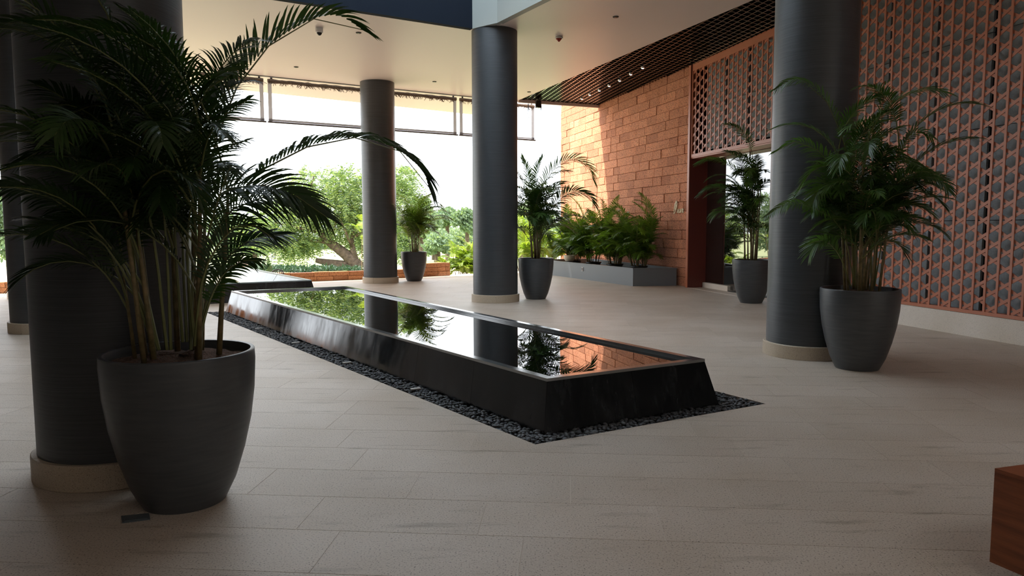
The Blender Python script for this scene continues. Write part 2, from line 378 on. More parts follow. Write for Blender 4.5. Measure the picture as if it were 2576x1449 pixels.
for ang, sp, zz, ww in ((12, .165, CEIL + .035, .026), (-50, .165, CEIL + .037, .018)):
    a = math.radians(ang); d = np.array([-math.sin(a), math.cos(a)]); n = np.array([d[1], -d[0]])
    for k in range(-90, 90):
        p = np.array([3.0, 18.0]) + n * k * sp; t = clip_line(p, d, mpoly)
        if t: MB().bar((*(p + d * t[0]), zz), (*(p + d * t[1]), zz), ww, .045).build('mesh_bar', M['mesh'], soff)
for i, (px, py) in enumerate([(1532.6, 215.5), (1559, 202), (1587, 186), (1617, 170), (1508, 227), (1484, 238), (1464, 248)]):
    p = atz(px, py, CEIL)
    d = empty('downlight', (p[0], p[1], CEIL - .03), 'lit downlight in the mesh soffit, %s from the entrance end of the row' % ('fourth', 'third', 'second', 'nearest', 'fifth', 'sixth', 'farthest')[i], 'downlight', 'downlights in the mesh soffit')
    hs = MB().lathe((p[0], p[1], CEIL - .02), [(.045, 0), (.05, .06), (.045, .2)], 12).build('housing', M['chrome'], d, True)
    MB().lathe((p[0], p[1], CEIL - .028), [(.03, 0), (.034, .008)], 12).build('lens', M['lamp'], hs)

# ------------------------------------------------------------------ walls: hidden enclosure
wi = MB(); P0 = FAR0 - FD * 6.6; P1 = P0 - V * 27; P2 = np.array([sx(-1.5), -1.5])
vwall(wi, P0 - V * 1.0, P1, 0, 8.3, .2, -U); tag(wi.build('wall_left', M['inner']), kind='structure')
wb = MB(); vwall(wb, P1, P2, 0, 8.3, .2, (.2, -1)); tag(wb.build('wall_back', M['inner']), kind='structure')

# ------------------------------------------------------------------ right wall with screens
core = MB(); core.prism([S3(15.02, 0, -.42)[:2], S3(-1.5, 0, -.42)[:2], S3(-1.5, 0, -.75)[:2], S3(15.02, 0, -.75)[:2]], 0, CEIL + .6)
core.prism([S3(18.9, 0, -.42)[:2], S3(15.02, 0, -.42)[:2], S3(15.02, 0, -.75)[:2], S3(18.9, 0, -.75)[:2]], 3.44, CEIL + .6)
wall_r = core.build('wall_right', M['void']); tag(wall_r, kind='structure')
def panels(y0, y1, z0, z1, w, h, skip=0):
    Lw = (y0 - y1) * math.hypot(.24, 1); n = int(Lw / w); m_ = max(1, round((z1 - z0) / h)); hh = (z1 - z0) / m_
    for i in range(n):
        if i < skip: continue
        for j in range(m_):
            a = y0 - (i * w + .045) / math.hypot(.24, 1); b = y0 - ((i + 1) * w - .045) / math.hypot(.24, 1)
            MB().prism([S3(a, 0, -.13)[:2], S3(b, 0, -.13)[:2], S3(b, 0, -.17)[:2], S3(a, 0, -.17)[:2]], z0 + j * hh + .005, z0 + (j + 1) * hh - .005).build('stone_panel', M['stone_panel'], wall_r)
panels(15.0, 5.0, .36, CEIL - .05, .98, 1.35); panels(18.2, 15.1, 3.5, CEIL - .05, .98, 1.1)
def screen(label, y0, y1, z0, z1, rails):
    K = math.hypot(.24, 1); Lw = (y0 - y1) * K; p = .195; a = p / math.sqrt(3); m_ = 1 / math.sqrt(3)
    t = empty('lattice_screen', S3(y0, z0), label, 'screen')
    def P(s, z, out): y = y0 - s / K; return S3(y, z, out)
    nrm = (SN[0], SN[1], 0)
    def bar(s0, zz0, s1, zz1, out, w, th, name='slat'):
        MB().bar(P(s0, zz0, out), P(s1, zz1, out), w, th, nrm).build(name, M['steel_red'], t)
    bar(0, z0 + rails[0] / 2, Lw, z0 + rails[0] / 2, -.03, rails[0], .10, 'bottom_rail'); bar(0, z1 - rails[1] / 2, Lw, z1 - rails[1] / 2, -.03, rails[1], .10, 'top_rail')
    bar(.02, z0, .02, z1, -.03, .04, .10, 'end_post'); bar(Lw - .02, z0, Lw - .02, z1, -.03, .04, .10, 'end_post')
    zz0, zz1 = z0 + rails[0] * .8, z1 - rails[1] * .8
    k = 1
    while k * p < Lw - .05: bar(k * p, zz0, k * p, zz1, .008, .036, .012); k += 1
    for sg, c0_, out in ((1, 0.0, -.004), (-1, a, -.013)):
        for k in range(-80, 120):
            c = zz0 + c0_ + 2 * a * k - (0 if sg > 0 else 0)
            # z = c + sg*m*s ; clip to z in [zz0,zz1], s in [.03, Lw-.03]
            sA, sB = .03, Lw - .03
            s_lo, s_hi = (zz0 - c) / (sg * m_), (zz1 - c) / (sg * m_)
            sA, sB = max(sA, min(s_lo, s_hi)), min(sB, max(s_lo, s_hi))
            if sB - sA > .06: bar(sA, c + sg * m_ * sA, sB, c + sg * m_ * sB, out, .042, .008)
    return t
screen('tall red-oxide woven lattice screen covering the wall behind the right column', 15.0, 5.4, .335, CEIL - .02, (.05, .12))
screen('red-oxide woven lattice panel above the glass entrance', 18.64, 15.12, 3.36, CEIL + .03, (.075, .17))
base = MB().prism([S3(15.0, 0, .02)[:2], S3(-1.5, 0, .02)[:2], S3(-1.5, 0, -.45)[:2], S3(15.0, 0, -.45)[:2]], 0, .33); tag(base.build('baseboard_right', M['plinth']), kind='structure')
# entrance portal
door = empty('door_1', S3(17, 0), 'glazed entrance with dark red portal under the lattice panel', 'entrance', kind='structure')
def sbox(name, m, y0, y1, z0, z1, o0, o1):
    return MB().prism([S3(y0, 0, o0)[:2], S3(y1, 0, o0)[:2], S3(y1, 0, o1)[:2], S3(y0, 0, o1)[:2]], z0, z1).build(name, m, door)
sbox('far_jamb', M['jamb'], 18.75, 18.67, 0, 5.70, .03, -.80)
sbox('jamb_edge', M['steel_red'], 18.76, 18.66, 0, 5.70, .05, .03)
sbox('near_jamb', M['jamb'], 15.14, 15.04, 0, 5.60, .03, -.80)
sbox('header', M['steel_red'], 18.67, 15.1, 3.33, 3.40, .0, -.80)
sbox('threshold', M['plinth'], 18.67, 17.45, 0, .13, -.40, -1.3)
sbox('threshold', M['slot'], 17.45, 15.1, 0, .012, -.40, -1.3)
for a, b in ((18.67, 17.85), (17.845, 16.9), (16.895, 15.15)):
    sbox('glass_pane', M['glass'], a, b, .03, 3.32, -.48, -.50)
sbox('patch_fitting', M['chrome'], 17.05, 16.75, 3.14, 3.32, -.465, -.475)
sbox('interior', M['void'], 18.7, 15.05, 0, 3.5, -.95, -1.0)
st = MB().prism([S3(19.0, 0, .035)[:2], S3(11.5, 0, .035)[:2], S3(11.5, 0, -.0)[:2], S3(19.0, 0, -.0)[:2]], 0, .004); st.build('floor_inlay', M['plinth'], door)

# ------------------------------------------------------------------ laterite block wall
core = MB().prism([B3(18.77, 0, -.06)[:2], B3(28.3, 0, -.06)[:2], B3(28.3, 0, -.45)[:2], B3(18.77, 0, -.45)[:2]], 0, 7.4)
wall_b = core.build('wall_far_right', M['mortar']); tag(wall_b, kind='structure')
KB = math.hypot(BS, 1); LB = (28.3 - 18.765) * KB; CH = .25; blocks = []; rest = MB()
for j in range(0, 29):
    s = -random.uniform(0, .4)
    while s < LB:
        w = random.uniform(.38, .78); a, b = max(s, 0), min(s + w, LB); s += w
        if b - a < .08: continue
        o = random.uniform(-.006, .016); z0, z1 = j * CH + .004, (j + 1) * CH - .004
        ya, yb = 18.765 + (a + .003) / KB, 18.765 + (b - .003) / KB
        e = random.uniform(.003, .010)   # chamfered, slightly uneven face
        bk = [B3(ya, z0, -.1), B3(yb, z0, -.1), B3(yb, z1, -.1), B3(ya, z1, -.1)]
        d_ = e / KB
        fr = [B3(ya + d_, z0 + e, o), B3(yb - d_, z0 + e, o + random.uniform(-.004, .004)), B3(yb - d_, z1 - e, o), B3(ya + d_, z1 - e, o + random.uniform(-.004, .004))]
        mid = [B3(ya, z0, o - e), B3(yb, z0, o - e), B3(yb, z1, o - e), B3(ya, z1, o - e)]
        vs = bk + mid + fr; fs = [(4, 5, 9, 8), (5, 6, 10, 9), (6, 7, 11, 10), (7, 4, 8, 11), (8, 9, 10, 11), (0, 1, 5, 4), (1, 2, 6, 5), (2, 3, 7, 6), (3, 0, 4, 7)]
        vis = 0 if (j >= 3 and z1 < CEIL + (.05 if ya < 24.6 else .02)) else 1
        blocks.append((vis, ya, vs, fs))
blocks.sort(key=lambda t: (t[0], t[1]))
for i, (vis, ya, vs, fs) in enumerate(blocks):
    if vis == 0 and i < 300: MB().add(vs, fs).build('laterite_block', M['laterite'], wall_b)
    else: rest.add(vs, fs)
tag(rest.build('laterite_blocks_beyond', M['laterite'], wall_b), kind='stuff')

# ------------------------------------------------------------------ columns
def column(x, y, label, top=CEIL):
    t = empty('column', (x, y, 0), label, 'column', 'dark clad columns carrying the ceiling')
    MB().lathe((x, y, 0), [(.48, .10), (.48, top + .02)], 72).build('shaft', M['column'], t, True, .6)
    a0 = random.uniform(0, 3)
    for k in range(2):        # base ring in two granite halves
        mb = MB(); n = 32; ang = [a0 + k * PI + .004 + (PI - .008) * i / n for i in range(n + 1)]
        prof = [(.478, .0), (.512, .0), (.516, .004), (.516, .158), (.510, .164), (.478, .164)]
        vs = [(x + r * math.cos(g), y + r * math.sin(g), z) for g in ang for r, z in prof]; m_ = len(prof)
        fs = [(i * m_ + j, (i + 1) * m_ + j, (i + 1) * m_ + (j + 1) % m_, i * m_ + (j + 1) % m_) for i in range(n) for j in range(m_)]
        fs += [tuple(range(m_)), tuple(n * m_ + j for j in range(m_ - 1, -1, -1))]
        mb.add(vs, fs).build('base_ring', M['ring'], t, True, .5)
    return t
column(-2.633, 4.719, 'massive dark column at the left, right behind the large palm pot')
column(-3.806, 20.686, 'dark column beside the farthest potted palm at the open edge')
column(-.357, 15.406, 'dark column at the centre whose top meets the ceiling well')
column(3.692, 8.888, 'dark column in front of the lattice screens on the right')
column(-7.30, 11.15, 'dark column half hidden behind the left edge of the massive column')
column(-11.0, 16.4, 'farthest dark column at the left edge of the view')

# ------------------------------------------------------------------ water basin (front)
T_ = .40
TOP = [atz(1376.2, 952.3, T_)[:2], atz(1773.4, 902.9, T_)[:2], atz(872, 719.6, T_)[:2], atz(581.6, 731.8, T_)[:2]]
def inset(poly, d):
    n = len(poly); out = []
    for i in range(n):
        a, b, c = poly[i - 1], poly[i], poly[(i + 1) % n]
        e1 = (b - a) / np.linalg.norm(b - a); e2 = (c - b) / np.linalg.norm(c - b)
        n1 = np.array([-e1[1], e1[0]]); n2 = np.array([-e2[1], e2[0]])
        A = np.array([n1, n2]); out.append(np.linalg.solve(A, [n1 @ a + d, n2 @ b + d]))
    return out
def basin(name, label, TOP, T_, batter, seams, rim, mats, water=None, panels_out=True):
    t = empty(name, (*TOP[0], 0), label, 'water basin')
    BOT = inset(TOP, -batter); IN = inset(TOP, rim)
    cb = MB(); B2 = inset(TOP, -batter + .03); T2 = inset(TOP, .03)
    for i in range(4):
        j = (i + 1) % 4; n = seams[i]
        for k in range(n):
            l0, l1 = k / n, (k + 1) / n; g = .0015 / np.linalg.norm(TOP[j] - TOP[i])
            def lp(P, l, z): q = P[i] + (P[j] - P[i]) * l; return (q[0], q[1], z)
            lo = [lp(BOT, l0 + g, -.05), lp(BOT, l1 - g, -.05), lp(B2, l1 - g, -.05), lp(B2, l0 + g, -.05)]
            hi = [lp(TOP, l0 + g, T_ - .025), lp(TOP, l1 - g, T_ - .025), lp(T2, l1 - g, T_ - .025), lp(T2, l0 + g, T_ - .025)]
            MB().hexa(lo, hi).build('side_slab', mats[0], t)
        lo = [(*TOP[i], T_ - .0245), (*TOP[j], T_ - .0245), (*IN[j], T_ - .0245), (*IN[i], T_ - .0245)]
        hi = [(*TOP[i], T_), (*TOP[j], T_), (*IN[j], T_), (*IN[i], T_)]
        MB().hexa(lo, hi).build('rim_slab', mats[1], t)
    return t, BOT, IN, T2
pool, BOT, IN, T2 = basin('reflecting_basin', 'long raised black granite basin brimming with still dark water', TOP, T_, .10, (2, 9, 2, 9), .075, (M['black'], M['rim']))
L2_ = inset(TOP, .115)
ib = MB()
for i in range(4):
    j = (i + 1) % 4
    ib.hexa([(*T2[i], .05), (*T2[j], .05), (*L2_[j], .05), (*L2_[i], .05)], [(*T2[i], T_ - .026), (*T2[j], T_ - .026), (*L2_[j], T_ - .026), (*L2_[i], T_ - .026)])
ib.build('inner_ledge', M['rim'], pool)
MB().prism([tuple(p) for p in L2_], .06, T_ - .032).build('water', M['water'], pool)
# gravel
gb = empty('pebble_bed', (*GRAVEL[0], -.05), 'strip of dark rounded pebbles around the foot of the front basin', 'pebbles')
MB().prism([tuple(p) for p in GRAVEL], -.06, -.035).build('bed_base', M['bed'], gb)
peb_me = []
for k in range(6):
    bm = bmesh.new(); bmesh.ops.create_icosphere(bm, subdivisions=1, radius=1)
    for v in bm.verts: v.co *= 1 + random.uniform(-.12, .12)
    me = bpy.data.meshes.new('pebble'); bm.to_mesh(me); bm.free(); me.materials.append(M['pebble']); me.polygons.foreach_set('use_smooth', [True] * len(me.polygons)); peb_me.append(me)
gq = [np.array(p) for p in GRAVEL]; bq = BOT
def inside(p, poly):
    return all((poly[(i + 1) % len(poly)][0] - poly[i][0]) * (p[1] - poly[i][1]) - (poly[(i + 1) % len(poly)][1] - poly[i][1]) * (p[0] - poly[i][0]) > 0 for i in range(len(poly)))
pebs = []; gi = inset(gq, .016); bo = inset(bq, -.012)
xs = np.arange(-6, 2.5, .034); ys = np.arange(5, 15.3, .034)
for x in xs:
    for y in ys:
        p = (x + random.uniform(-.012, .012), y + random.uniform(-.012, .012))
        if inside(p, gi) and not inside(p, bo): pebs.append(p)
pebs.sort(key=lambda p: p[0] ** 2 + p[1] ** 2 + (0 if (p[1] - 5.2) < -1.3 * p[0] + .9 or p[1] < 6.5 else 200))
sv, sf = [], []; PV = [np.array([v.co for v in me.vertices]) for me in peb_me]; PF = [[tuple(f.vertices) for f in me.polygons] for me in peb_me]; nv = 0
for i, p in enumerate(pebs):
    sz = random.uniform(.75, 1.2); s3 = np.array([.024 * sz * random.uniform(.85, 1.25), .019 * sz, .013 * sz * random.uniform(.85, 1.2)]); rz = random.uniform(0, 6.3); z = random.uniform(-.022, .0); k = random.randrange(6)
    if i < 300:
        o = bpy.data.objects.new('pebble', peb_me[k]); o.location = (*p, z); o.scale = s3; o.rotation_euler = (random.uniform(-.3, .3), random.uniform(-.3, .3), rz); link(o, gb)
    else:
        w = PV[k] * s3; c, s = math.cos(rz), math.sin(rz); w = np.stack([w[:, 0] * c - w[:, 1] * s + p[0], w[:, 0] * s + w[:, 1] * c + p[1], w[:, 2] + z], 1)
        sv.append(w); sf += [tuple(a + nv for a in f) for f in PF[k]]; nv += len(w)
me = bpy.data.meshes.new('pebbles_beyond'); me.from_pydata(np.concatenate(sv).tolist(), [], sf); me.materials.append(M['pebble']); me.polygons.foreach_set('use_smooth', [True] * len(sf))
tag(link(bpy.data.objects.new('pebbles_beyond', me), gb), kind='stuff')
for px, py in ((650, 826), (744, 862), (873, 912), (1045, 978)):   # pale flat stones lying on the pebbles
    p = atz(px, py, .012); MB().box((p[0], p[1], .012), (.10, .05, .012), .55).build('pale_stone_chip', M['pale_pebble'], gb)

# ------------------------------------------------------------------ second basin
TOP2 = [np.array([-6.437, 14.963]), np.array([-4.50, 16.03]), np.array([-8.669, 22.373]), np.array([-10.75, 21.25])]
pool2, BOT2, IN2, T22 = basin('stepped_basin', 'raised black basin with pale sloping inner walls, farther back', TOP2, .42, .10, (2, 7, 2, 7), .07, (M['black'], M['basin']))
IB2 = inset(TOP2, .26)
for i in range(4):
    j = (i + 1) % 4; n = 3 if i in (1, 3) else 1
    for k in range(n):
        l0, l1 = k / n + .002, (k + 1) / n - .002
        def lp(P, l, z): q = P[i] + (P[j] - P[i]) * l; return (q[0], q[1], z)
        MB().hexa([lp(T22, l0, .08), lp(T22, l1, .08), lp(IB2, l1, .08), lp(IB2, l0, .08)], [lp(T22, l0, .395), lp(T22, l1, .395), lp(IN2, l1, .395), lp(IN2, l0, .395)]).build('inner_slab', M['basin'], pool2)
MB().prism([tuple(p) for p in inset(TOP2, .2)], .02, .09).build('basin_floor', M['basin_floor'], pool2)
for pc in ():
    pass

# ------------------------------------------------------------------ palms
def frond(pts, ll, n, w, parent, mats, t0=.22, droop=.35, v=.35, roll=0.0, r0=.007, nseg=4, gaps=0.0):
    pts = np.asarray(pts, float); seg = np.linalg.norm(np.diff(pts, axis=0), axis=1); cum = np.concatenate([[0], np.cumsum(seg)]); Lt = cum[-1]
    def at(s): s = np.clip(s, 0, Lt); return np.stack([np.interp(s, cum, pts[:, k]) for k in range(3)], -1)
    ts = np.linspace(t0, .995, n); P = at(ts * Lt); T = at(ts * Lt + .01 * Lt) - at(ts * Lt - .01 * Lt); T /= np.linalg.norm(T, axis=1)[:, None]
    Z = np.array([0, 0, 1.0]); side = np.cross(T, Z); sl = np.linalg.norm(side, axis=1)
    chord = pts[-1] - pts[0]; fb = np.cross(np.array([chord[0], chord[1], 0]), Z); fb /= (np.linalg.norm(fb) + 1e-9)
    side = np.where(sl[:, None] > .15, side / np.maximum(sl, 1e-6)[:, None], fb); side[np.sum(side * fb, 1) < 0] *= -1
    nr = np.cross(side, T)
    if roll: c, s = math.cos(roll), math.sin(roll); side, nr = side * c + nr * s, nr * c - side * s
    tt = np.linspace(0, 1, n); prof = np.minimum(1, .45 + 2.2 * tt) * (1 - .62 * tt ** 2.2)
    al = np.radians(60 - 36 * tt)
    mb = MB(); mb.tube(at(np.linspace(0, Lt, 9)), list(np.linspace(r0, r0 * .25, 9)), 5, 1, False)
    wp = np.interp(np.linspace(0, 1, nseg + 1), [0, .2, .55, .85, 1], [.45, 1, .9, .5, .05])
    ss = np.linspace(0, 1, nseg + 1)
    for i in range(n):
        for sg in (-1, 1):
            if gaps and random.random() < gaps: continue
            a = al[i] + random.uniform(-.10, .10); vv = v + random.uniform(-.15, .15)
            d = T[i] * math.cos(a) + math.sin(a) * (sg * side[i] * math.cos(vv) + nr[i] * math.sin(vv)); l = ll * prof[i] * random.uniform(.88, 1.08)
            wd = T[i] - d * (T[i] @ d); wd /= np.linalg.norm(wd) + 1e-9
            c = P[i] + d * (l * ss)[:, None] + np.array([0, 0, -1.0]) * (droop * l * ss ** 2)[:, None]
            e = wd * (w * wp / 2)[:, None]
            mb.add(np.stack([c - e, c + e], 1).reshape(-1, 3), [(2 * k, 2 * k + 1, 2 * k + 3, 2 * k + 2) for k in range(nseg)])
    return mb.build('frond', mats, parent)
def arc(p, az, el0, el1, length, n=14, pw=1.4, twist=0.0):
    out = [np.array(p, float)]; ds = length / (n - 1)
    for i in range(n - 1):
        t = i / (n - 2); el = el0 + (el1 - el0) * t ** pw; a = az + twist * t
        out.append(out[-1] + ds * np.array([math.cos(el) * math.cos(a), math.cos(el) * math.sin(a), math.sin(el)]))
    return np.array(out)
def smooth(ctrl, n=18):      # Catmull-Rom through control points
    P = [np.array(p, float) for p in ctrl]; P = [2 * P[0] - P[1]] + P + [2 * P[-1] - P[-2]]; out = []; k = len(P) - 3
    for q in np.linspace(0, k - 1e-6, n):
        i = int(q); t = q - i; a, b, c, d = P[i:i + 4]
        out.append(.5 * ((2 * b) + (c - a) * t + (2 * a - 5 * b + 4 * c - d) * t * t + (3 * b - a - 3 * c + d) * t ** 3))
    return np.array(out)
def palm(name, label, cat, base, ncane, nfrond, cane_h, flen, leaf, seed, mats, group=None, spread=.14, lean=.12, nleaf=30, lw=.02, el1=(-55, -5), azr=None, r0=.007, gaps=0.0, low=.55):
    random.seed(seed); t = empty(name, base, label, cat, group); b = np.array(base, float)
    for c in range(ncane):
        a = random.uniform(0, 2 * PI); r = spread * math.sqrt(random.random()); foot = b + np.array([r * math.cos(a), r * math.sin(a), 0])
        h = random.uniform(*cane_h); top = foot + np.array([lean * h * math.cos(a), lean * h * math.sin(a), h])
        rr = random.uniform(.009, .015) * (1 if flen[1] > .7 else .5)
        MB().tube([foot - np.array([0, 0, .02]), foot + (top - foot) * .35, foot + (top - foot) * .7, top], [rr * 1.25, rr, rr * .9, rr * .55], 7).build('cane', mats[2], t, True)
        for k in range(nfrond):
            az = random.uniform(0, 2 * PI) if azr is None else random.uniform(*azr); u_ = (k + random.random()) / nfrond
            st = foot + (top - foot) * (low + (1 - low) * u_); fl = random.uniform(*flen) * (.72 + .28 * u_)
            pts = arc(st, az, math.radians(random.uniform(52, 70) + 22 * u_), math.radians(random.uniform(*el1) + 25 * u_), fl, twist=random.uniform(-.4, .4))
            frond(pts, leaf * random.uniform(.85, 1.1), nleaf, lw, t, mats[:2], t0=random.uniform(.2, .3), roll=random.uniform(-.4, .4), r0=r0, gaps=gaps)
    return t
def pot(x, y, r, h, label, rb=None):
    t = empty('planter_pot', (x, y, 0), label, 'plant pot', 'tall tapered grey pots')
    rb = rb or r * .56
    prof = [(rb * .97, 0), (rb, .012), (rb + (r - rb) * .30, h * .14), (rb + (r - rb) * .60, h * .34), (rb + (r - rb) * .82, h * .54), (rb + (r - rb) * .95, h * .74), (r, h * .93), (r * .995, h - .01)]
    bd = MB().lathe((x, y, 0), prof, 64, cap1=False).build('body', M['pot'], t, True, 1.0)
    MB().lathe((x, y, 0), [(r * .995, h - .012), (r * .995, h), (r * .985, h + .006), (r * .94, h + .004), (r * .925, h - .02), (r * .92, h - .12)], 64, cap0=False, cap1=False).build('rim', M['pot'], bd, True, 1.2)
    mb = MB(); n = 40; rings = [0, .3, .6, .85, 1.0]; vs = []
    for q in rings:
        for j in range(n): vs.append((x + r * .925 * q * math.cos(2 * PI * j / n), y + r * .925 * q * math.sin(2 * PI * j / n), h - .055 + .035 * (1 - q * q) + random.uniform(-.012, .012)))
    mb.add(vs, [(i * n + j, i * n + (j + 1) % n, (i + 1) * n + (j + 1) % n, (i + 1) * n + j) for i in range(len(rings) - 1) for j in range(n)]); mb.build('soil', M['soil'], t, True)
    return (x, y, h - .03)
AP = (M['leaf'], M['rachis'], M['stem']); DP = (M['leaf_shaded'], M['rachis'], M['stem']); YP = (M['leaf_lit'], M['rachis'], M['stem'])
pA = pot(-1.93, 4.10, .415, .885, 'large tapered grey pot in the left foreground holding the big dark palm')
pD = pot(3.90, 7.99, .415, .90, 'tapered grey pot in front of the right column, fully in view')
pC = pot(.53, 15.87, .395, .90, 'tapered grey pot right beside the centre column, before the planter')
pB = pot(-2.91, 21.24, .385, .86, 'farthest tapered grey pot, beside the far column and low orange wall')
pE = pot(5.02, 14.95, .40, .90, 'tapered grey pot at the glass entrance, half hidden by the right column')
# the big foreground palm
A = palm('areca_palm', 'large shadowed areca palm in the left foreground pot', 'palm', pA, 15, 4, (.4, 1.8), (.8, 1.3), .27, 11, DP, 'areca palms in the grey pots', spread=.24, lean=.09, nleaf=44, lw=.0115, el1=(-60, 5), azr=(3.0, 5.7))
def fpx(lst): return smooth([aty(*q) for q in lst])
big = [ # fronds traced in space: (pixel x, pixel y, distance)
 ([(500, 880, 4.15), (512, 620, 4.25), (525, 430, 4.3), (580, 250, 4.35), (660, 130, 4.4), (770, 55, 4.4), (850, 38, 4.4), (912, 75, 4.4)], .36, 44, .022, .30, 'DP', .42, .8),
 ([(505, 880, 4.15), (520, 640, 4.3), (610, 468, 4.4), (750, 378, 4.5), (880, 346, 4.6), (985, 368, 4.65), (1060, 425, 4.7), (1078, 470, 4.7)], .30, 52, .022, .6, 'DP', .48, .8),
 ([(480, 880, 4.1), (490, 640, 4.2), (540, 500, 4.2), (620, 465, 4.2), (720, 480, 4.2), (820, 545, 4.2)], .34, 46, .020, .40, 'DP', .5, .4),
 ([(500, 880, 4.1), (510, 660, 4.2), (570, 540, 4.3), (650, 498, 4.35), (740, 500, 4.4), (800, 530, 4.4)], .30, 40, .018, .42, 'DP', .5, .3),
 ([(500, 860, 4.1), (530, 720, 4.15), (580, 640, 4.2), (640, 600, 4.25), (715, 590, 4.3)], .26, 34, .020, .40, 'DP', .45, .3),
 ([(490, 860, 4.1), (470, 620, 4.1), (500, 430, 4.1), (550, 380, 4.1), (625, 352, 4.1)], .15, 32, .016, .40, 'DP', .4, .3),
 ([(480, 860, 4.2), (470, 560, 4.3), (480, 350, 4.35), (530, 220, 4.4), (600, 160, 4.4)], .22, 40, .02, .40, 'DP', .5, .3),
 ([(470, 860, 4.2), (460, 560, 4.3), (490, 380, 4.3), (550, 300, 4.3), (625, 250, 4.3)], .22, 40, .018, .38, 'DP', .5, .3),
 ([(460, 860, 4.1), (440, 560, 4.0), (470, 330, 3.95), (540, 200, 3.9), (600, 175, 3.9)], .22, 40, .02, .40, 'DP', .45, .3),
 ([(420, 880, 4.0), (380, 560, 3.9), (300, 300, 3.8), (200, 160, 3.7), (130, 150, 3.6)], .24, 40, .02, .40, 'DP', .5, .3),
 ([(400, 880, 4.0), (330, 600, 3.9), (220, 430, 3.8), (90, 330, 3.7), (-40, 340, 3.6)], .26, 42, .02, .40, 'DP', .5, .4),
 ([(400, 880, 4.0), (320, 680, 3.9), (220, 560, 3.8), (90, 480, 3.7), (-60, 470, 3.6)], .24, 42, .02, .40, 'DP', .5, .4),
 ([(390, 880, 4.0), (330, 720, 3.9), (250, 600, 3.85), (170, 560, 3.8), (100, 590, 3.8)], .22, 36, .02, .40, 'DP', .5, .4),
 ([(430, 880, 4.0), (420, 640, 3.95), (400, 420, 3.9), (360, 280, 3.85), (300, 220, 3.8)], .24, 40, .02, .40, 'DP', .5, .3),
 ([(500, 870, 4.0), (520, 780, 4.0), (555, 700, 4.05), (600, 660, 4.1), (650, 655, 4.1)], .16, 28, .018, .4, 'DP', .4, .3),
 ([(490, 870, 3.95), (510, 700, 3.9), (560, 600, 3.9), (620, 560, 3.9), (690, 600, 3.9)], .18, 32, .018, .4, 'DP', .4, .3),
]
random.seed(5)
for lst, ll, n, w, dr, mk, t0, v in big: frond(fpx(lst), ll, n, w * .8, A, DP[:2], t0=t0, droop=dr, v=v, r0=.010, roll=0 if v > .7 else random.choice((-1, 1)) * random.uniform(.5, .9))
Dp = palm('areca_palm', 'full areca palm in the pot before the right column', 'palm', pD, 18, 4, (.45, 1.8), (.75, 1.3), .30, 23, AP, 'areca palms in the grey pots', spread=.20, lean=.08, nleaf=38, lw=.014, el1=(-75, 5), azr=(2.7, 6.9))
bigD = [([(2150, 720, 8.0), (2150, 480, 7.95), (2110, 320, 7.9), (2060, 230, 7.85), (2000, 200, 7.8), (1950, 225, 7.8)], .24, 38, .02, .45, .5),
 ([(2150, 720, 8.0), (2130, 500, 7.9), (2080, 400, 7.8), (2010, 355, 7.75), (1945, 385, 7.7)], .24, 36, .02, .45, .45),
 ([(2150, 720, 8.0), (2120, 580, 7.85), (2060, 530, 7.75), (1990, 510, 7.65), (1925, 545, 7.6)], .17, 32, .02, .45, .5),
 ([(2140, 720, 8.0), (2110, 640, 7.8), (2070, 605, 7.7), (2020, 620, 7.6)], .18, 26, .022, .3, .4),
 ([(2200, 720, 8.0), (2240, 480, 8.0), (2270, 370, 7.95), (2310, 330, 7.9), (2345, 345, 7.9)], .24, 34, .02, .45, .4),
 ([(2200, 720, 8.0), (2220, 420, 8.0), (2215, 290, 8.0), (2225, 220, 7.95), (2235, 205, 7.95)], .2, 34, .018, .3, .4),
 ([(2190, 720, 8.0), (2200, 500, 7.9), (2230, 380, 7.8), (2280, 400, 7.7), (2340, 430, 7.7)], .22, 34, .02, .45, .4)]
for lst, ll, n, w, dr, t0 in bigD: frond(fpx(lst), ll, n, w * .8, Dp, AP[:2], t0=t0, droop=dr, r0=.008, v=.5, roll=random.choice((-1, 1)) * random.uniform(.5, .9))
Cp = palm('areca_palm', 'areca palm in the pot beside the centre column', 'palm', pC, 12, 4, (.4, 1.4), (.9, 1.5), .36, 37, AP, 'areca palms in the grey pots', spread=.16, lean=.08, nleaf=30, lw=.02, el1=(-60, 5), azr=(-2.2, 2.9))
for lst, ll in (([(1345, 640, 15.9), (1355, 500, 15.85), (1390, 430, 15.8), (1440, 400, 15.75), (1480, 420, 15.7), (1492, 452, 15.7)], .42), ([(1345, 640, 15.9), (1335, 500, 15.9), (1325, 430, 15.9), (1312, 395, 15.9)], .36), ([(1345, 640, 15.9), (1350, 500, 15.9), (1352, 430, 15.9), (1365, 395, 15.9)], .36), ([(1350, 640, 15.9), (1380, 540, 15.8), (1430, 485, 15.7), (1480, 490, 15.6), (1495, 515, 15.6)], .36)):
    frond(fpx(lst), ll * 1.15, 40, .024, Cp, AP[:2], t0=.42, r0=.010, v=.5, roll=random.choice((-1, 1)) * random.uniform(.6, .95))
Bp = palm('areca_palm', 'sunlit areca palm in the farthest pot', 'palm', pB, 11, 4, (.3, 1.1), (.9, 1.7), .36, 41, (leaf_mat('lit_areca_leaf', (.09, .16, .03), (.16, .24, .045), .4), M['rachis'], M['stem']), 'areca palms in the grey pots', spread=.14, lean=.08, nleaf=28, lw=.024, el1=(-55, 10), azr=(-2.2, 2.9))  # brighter copy of the areca leaf, sunlight put into the colour
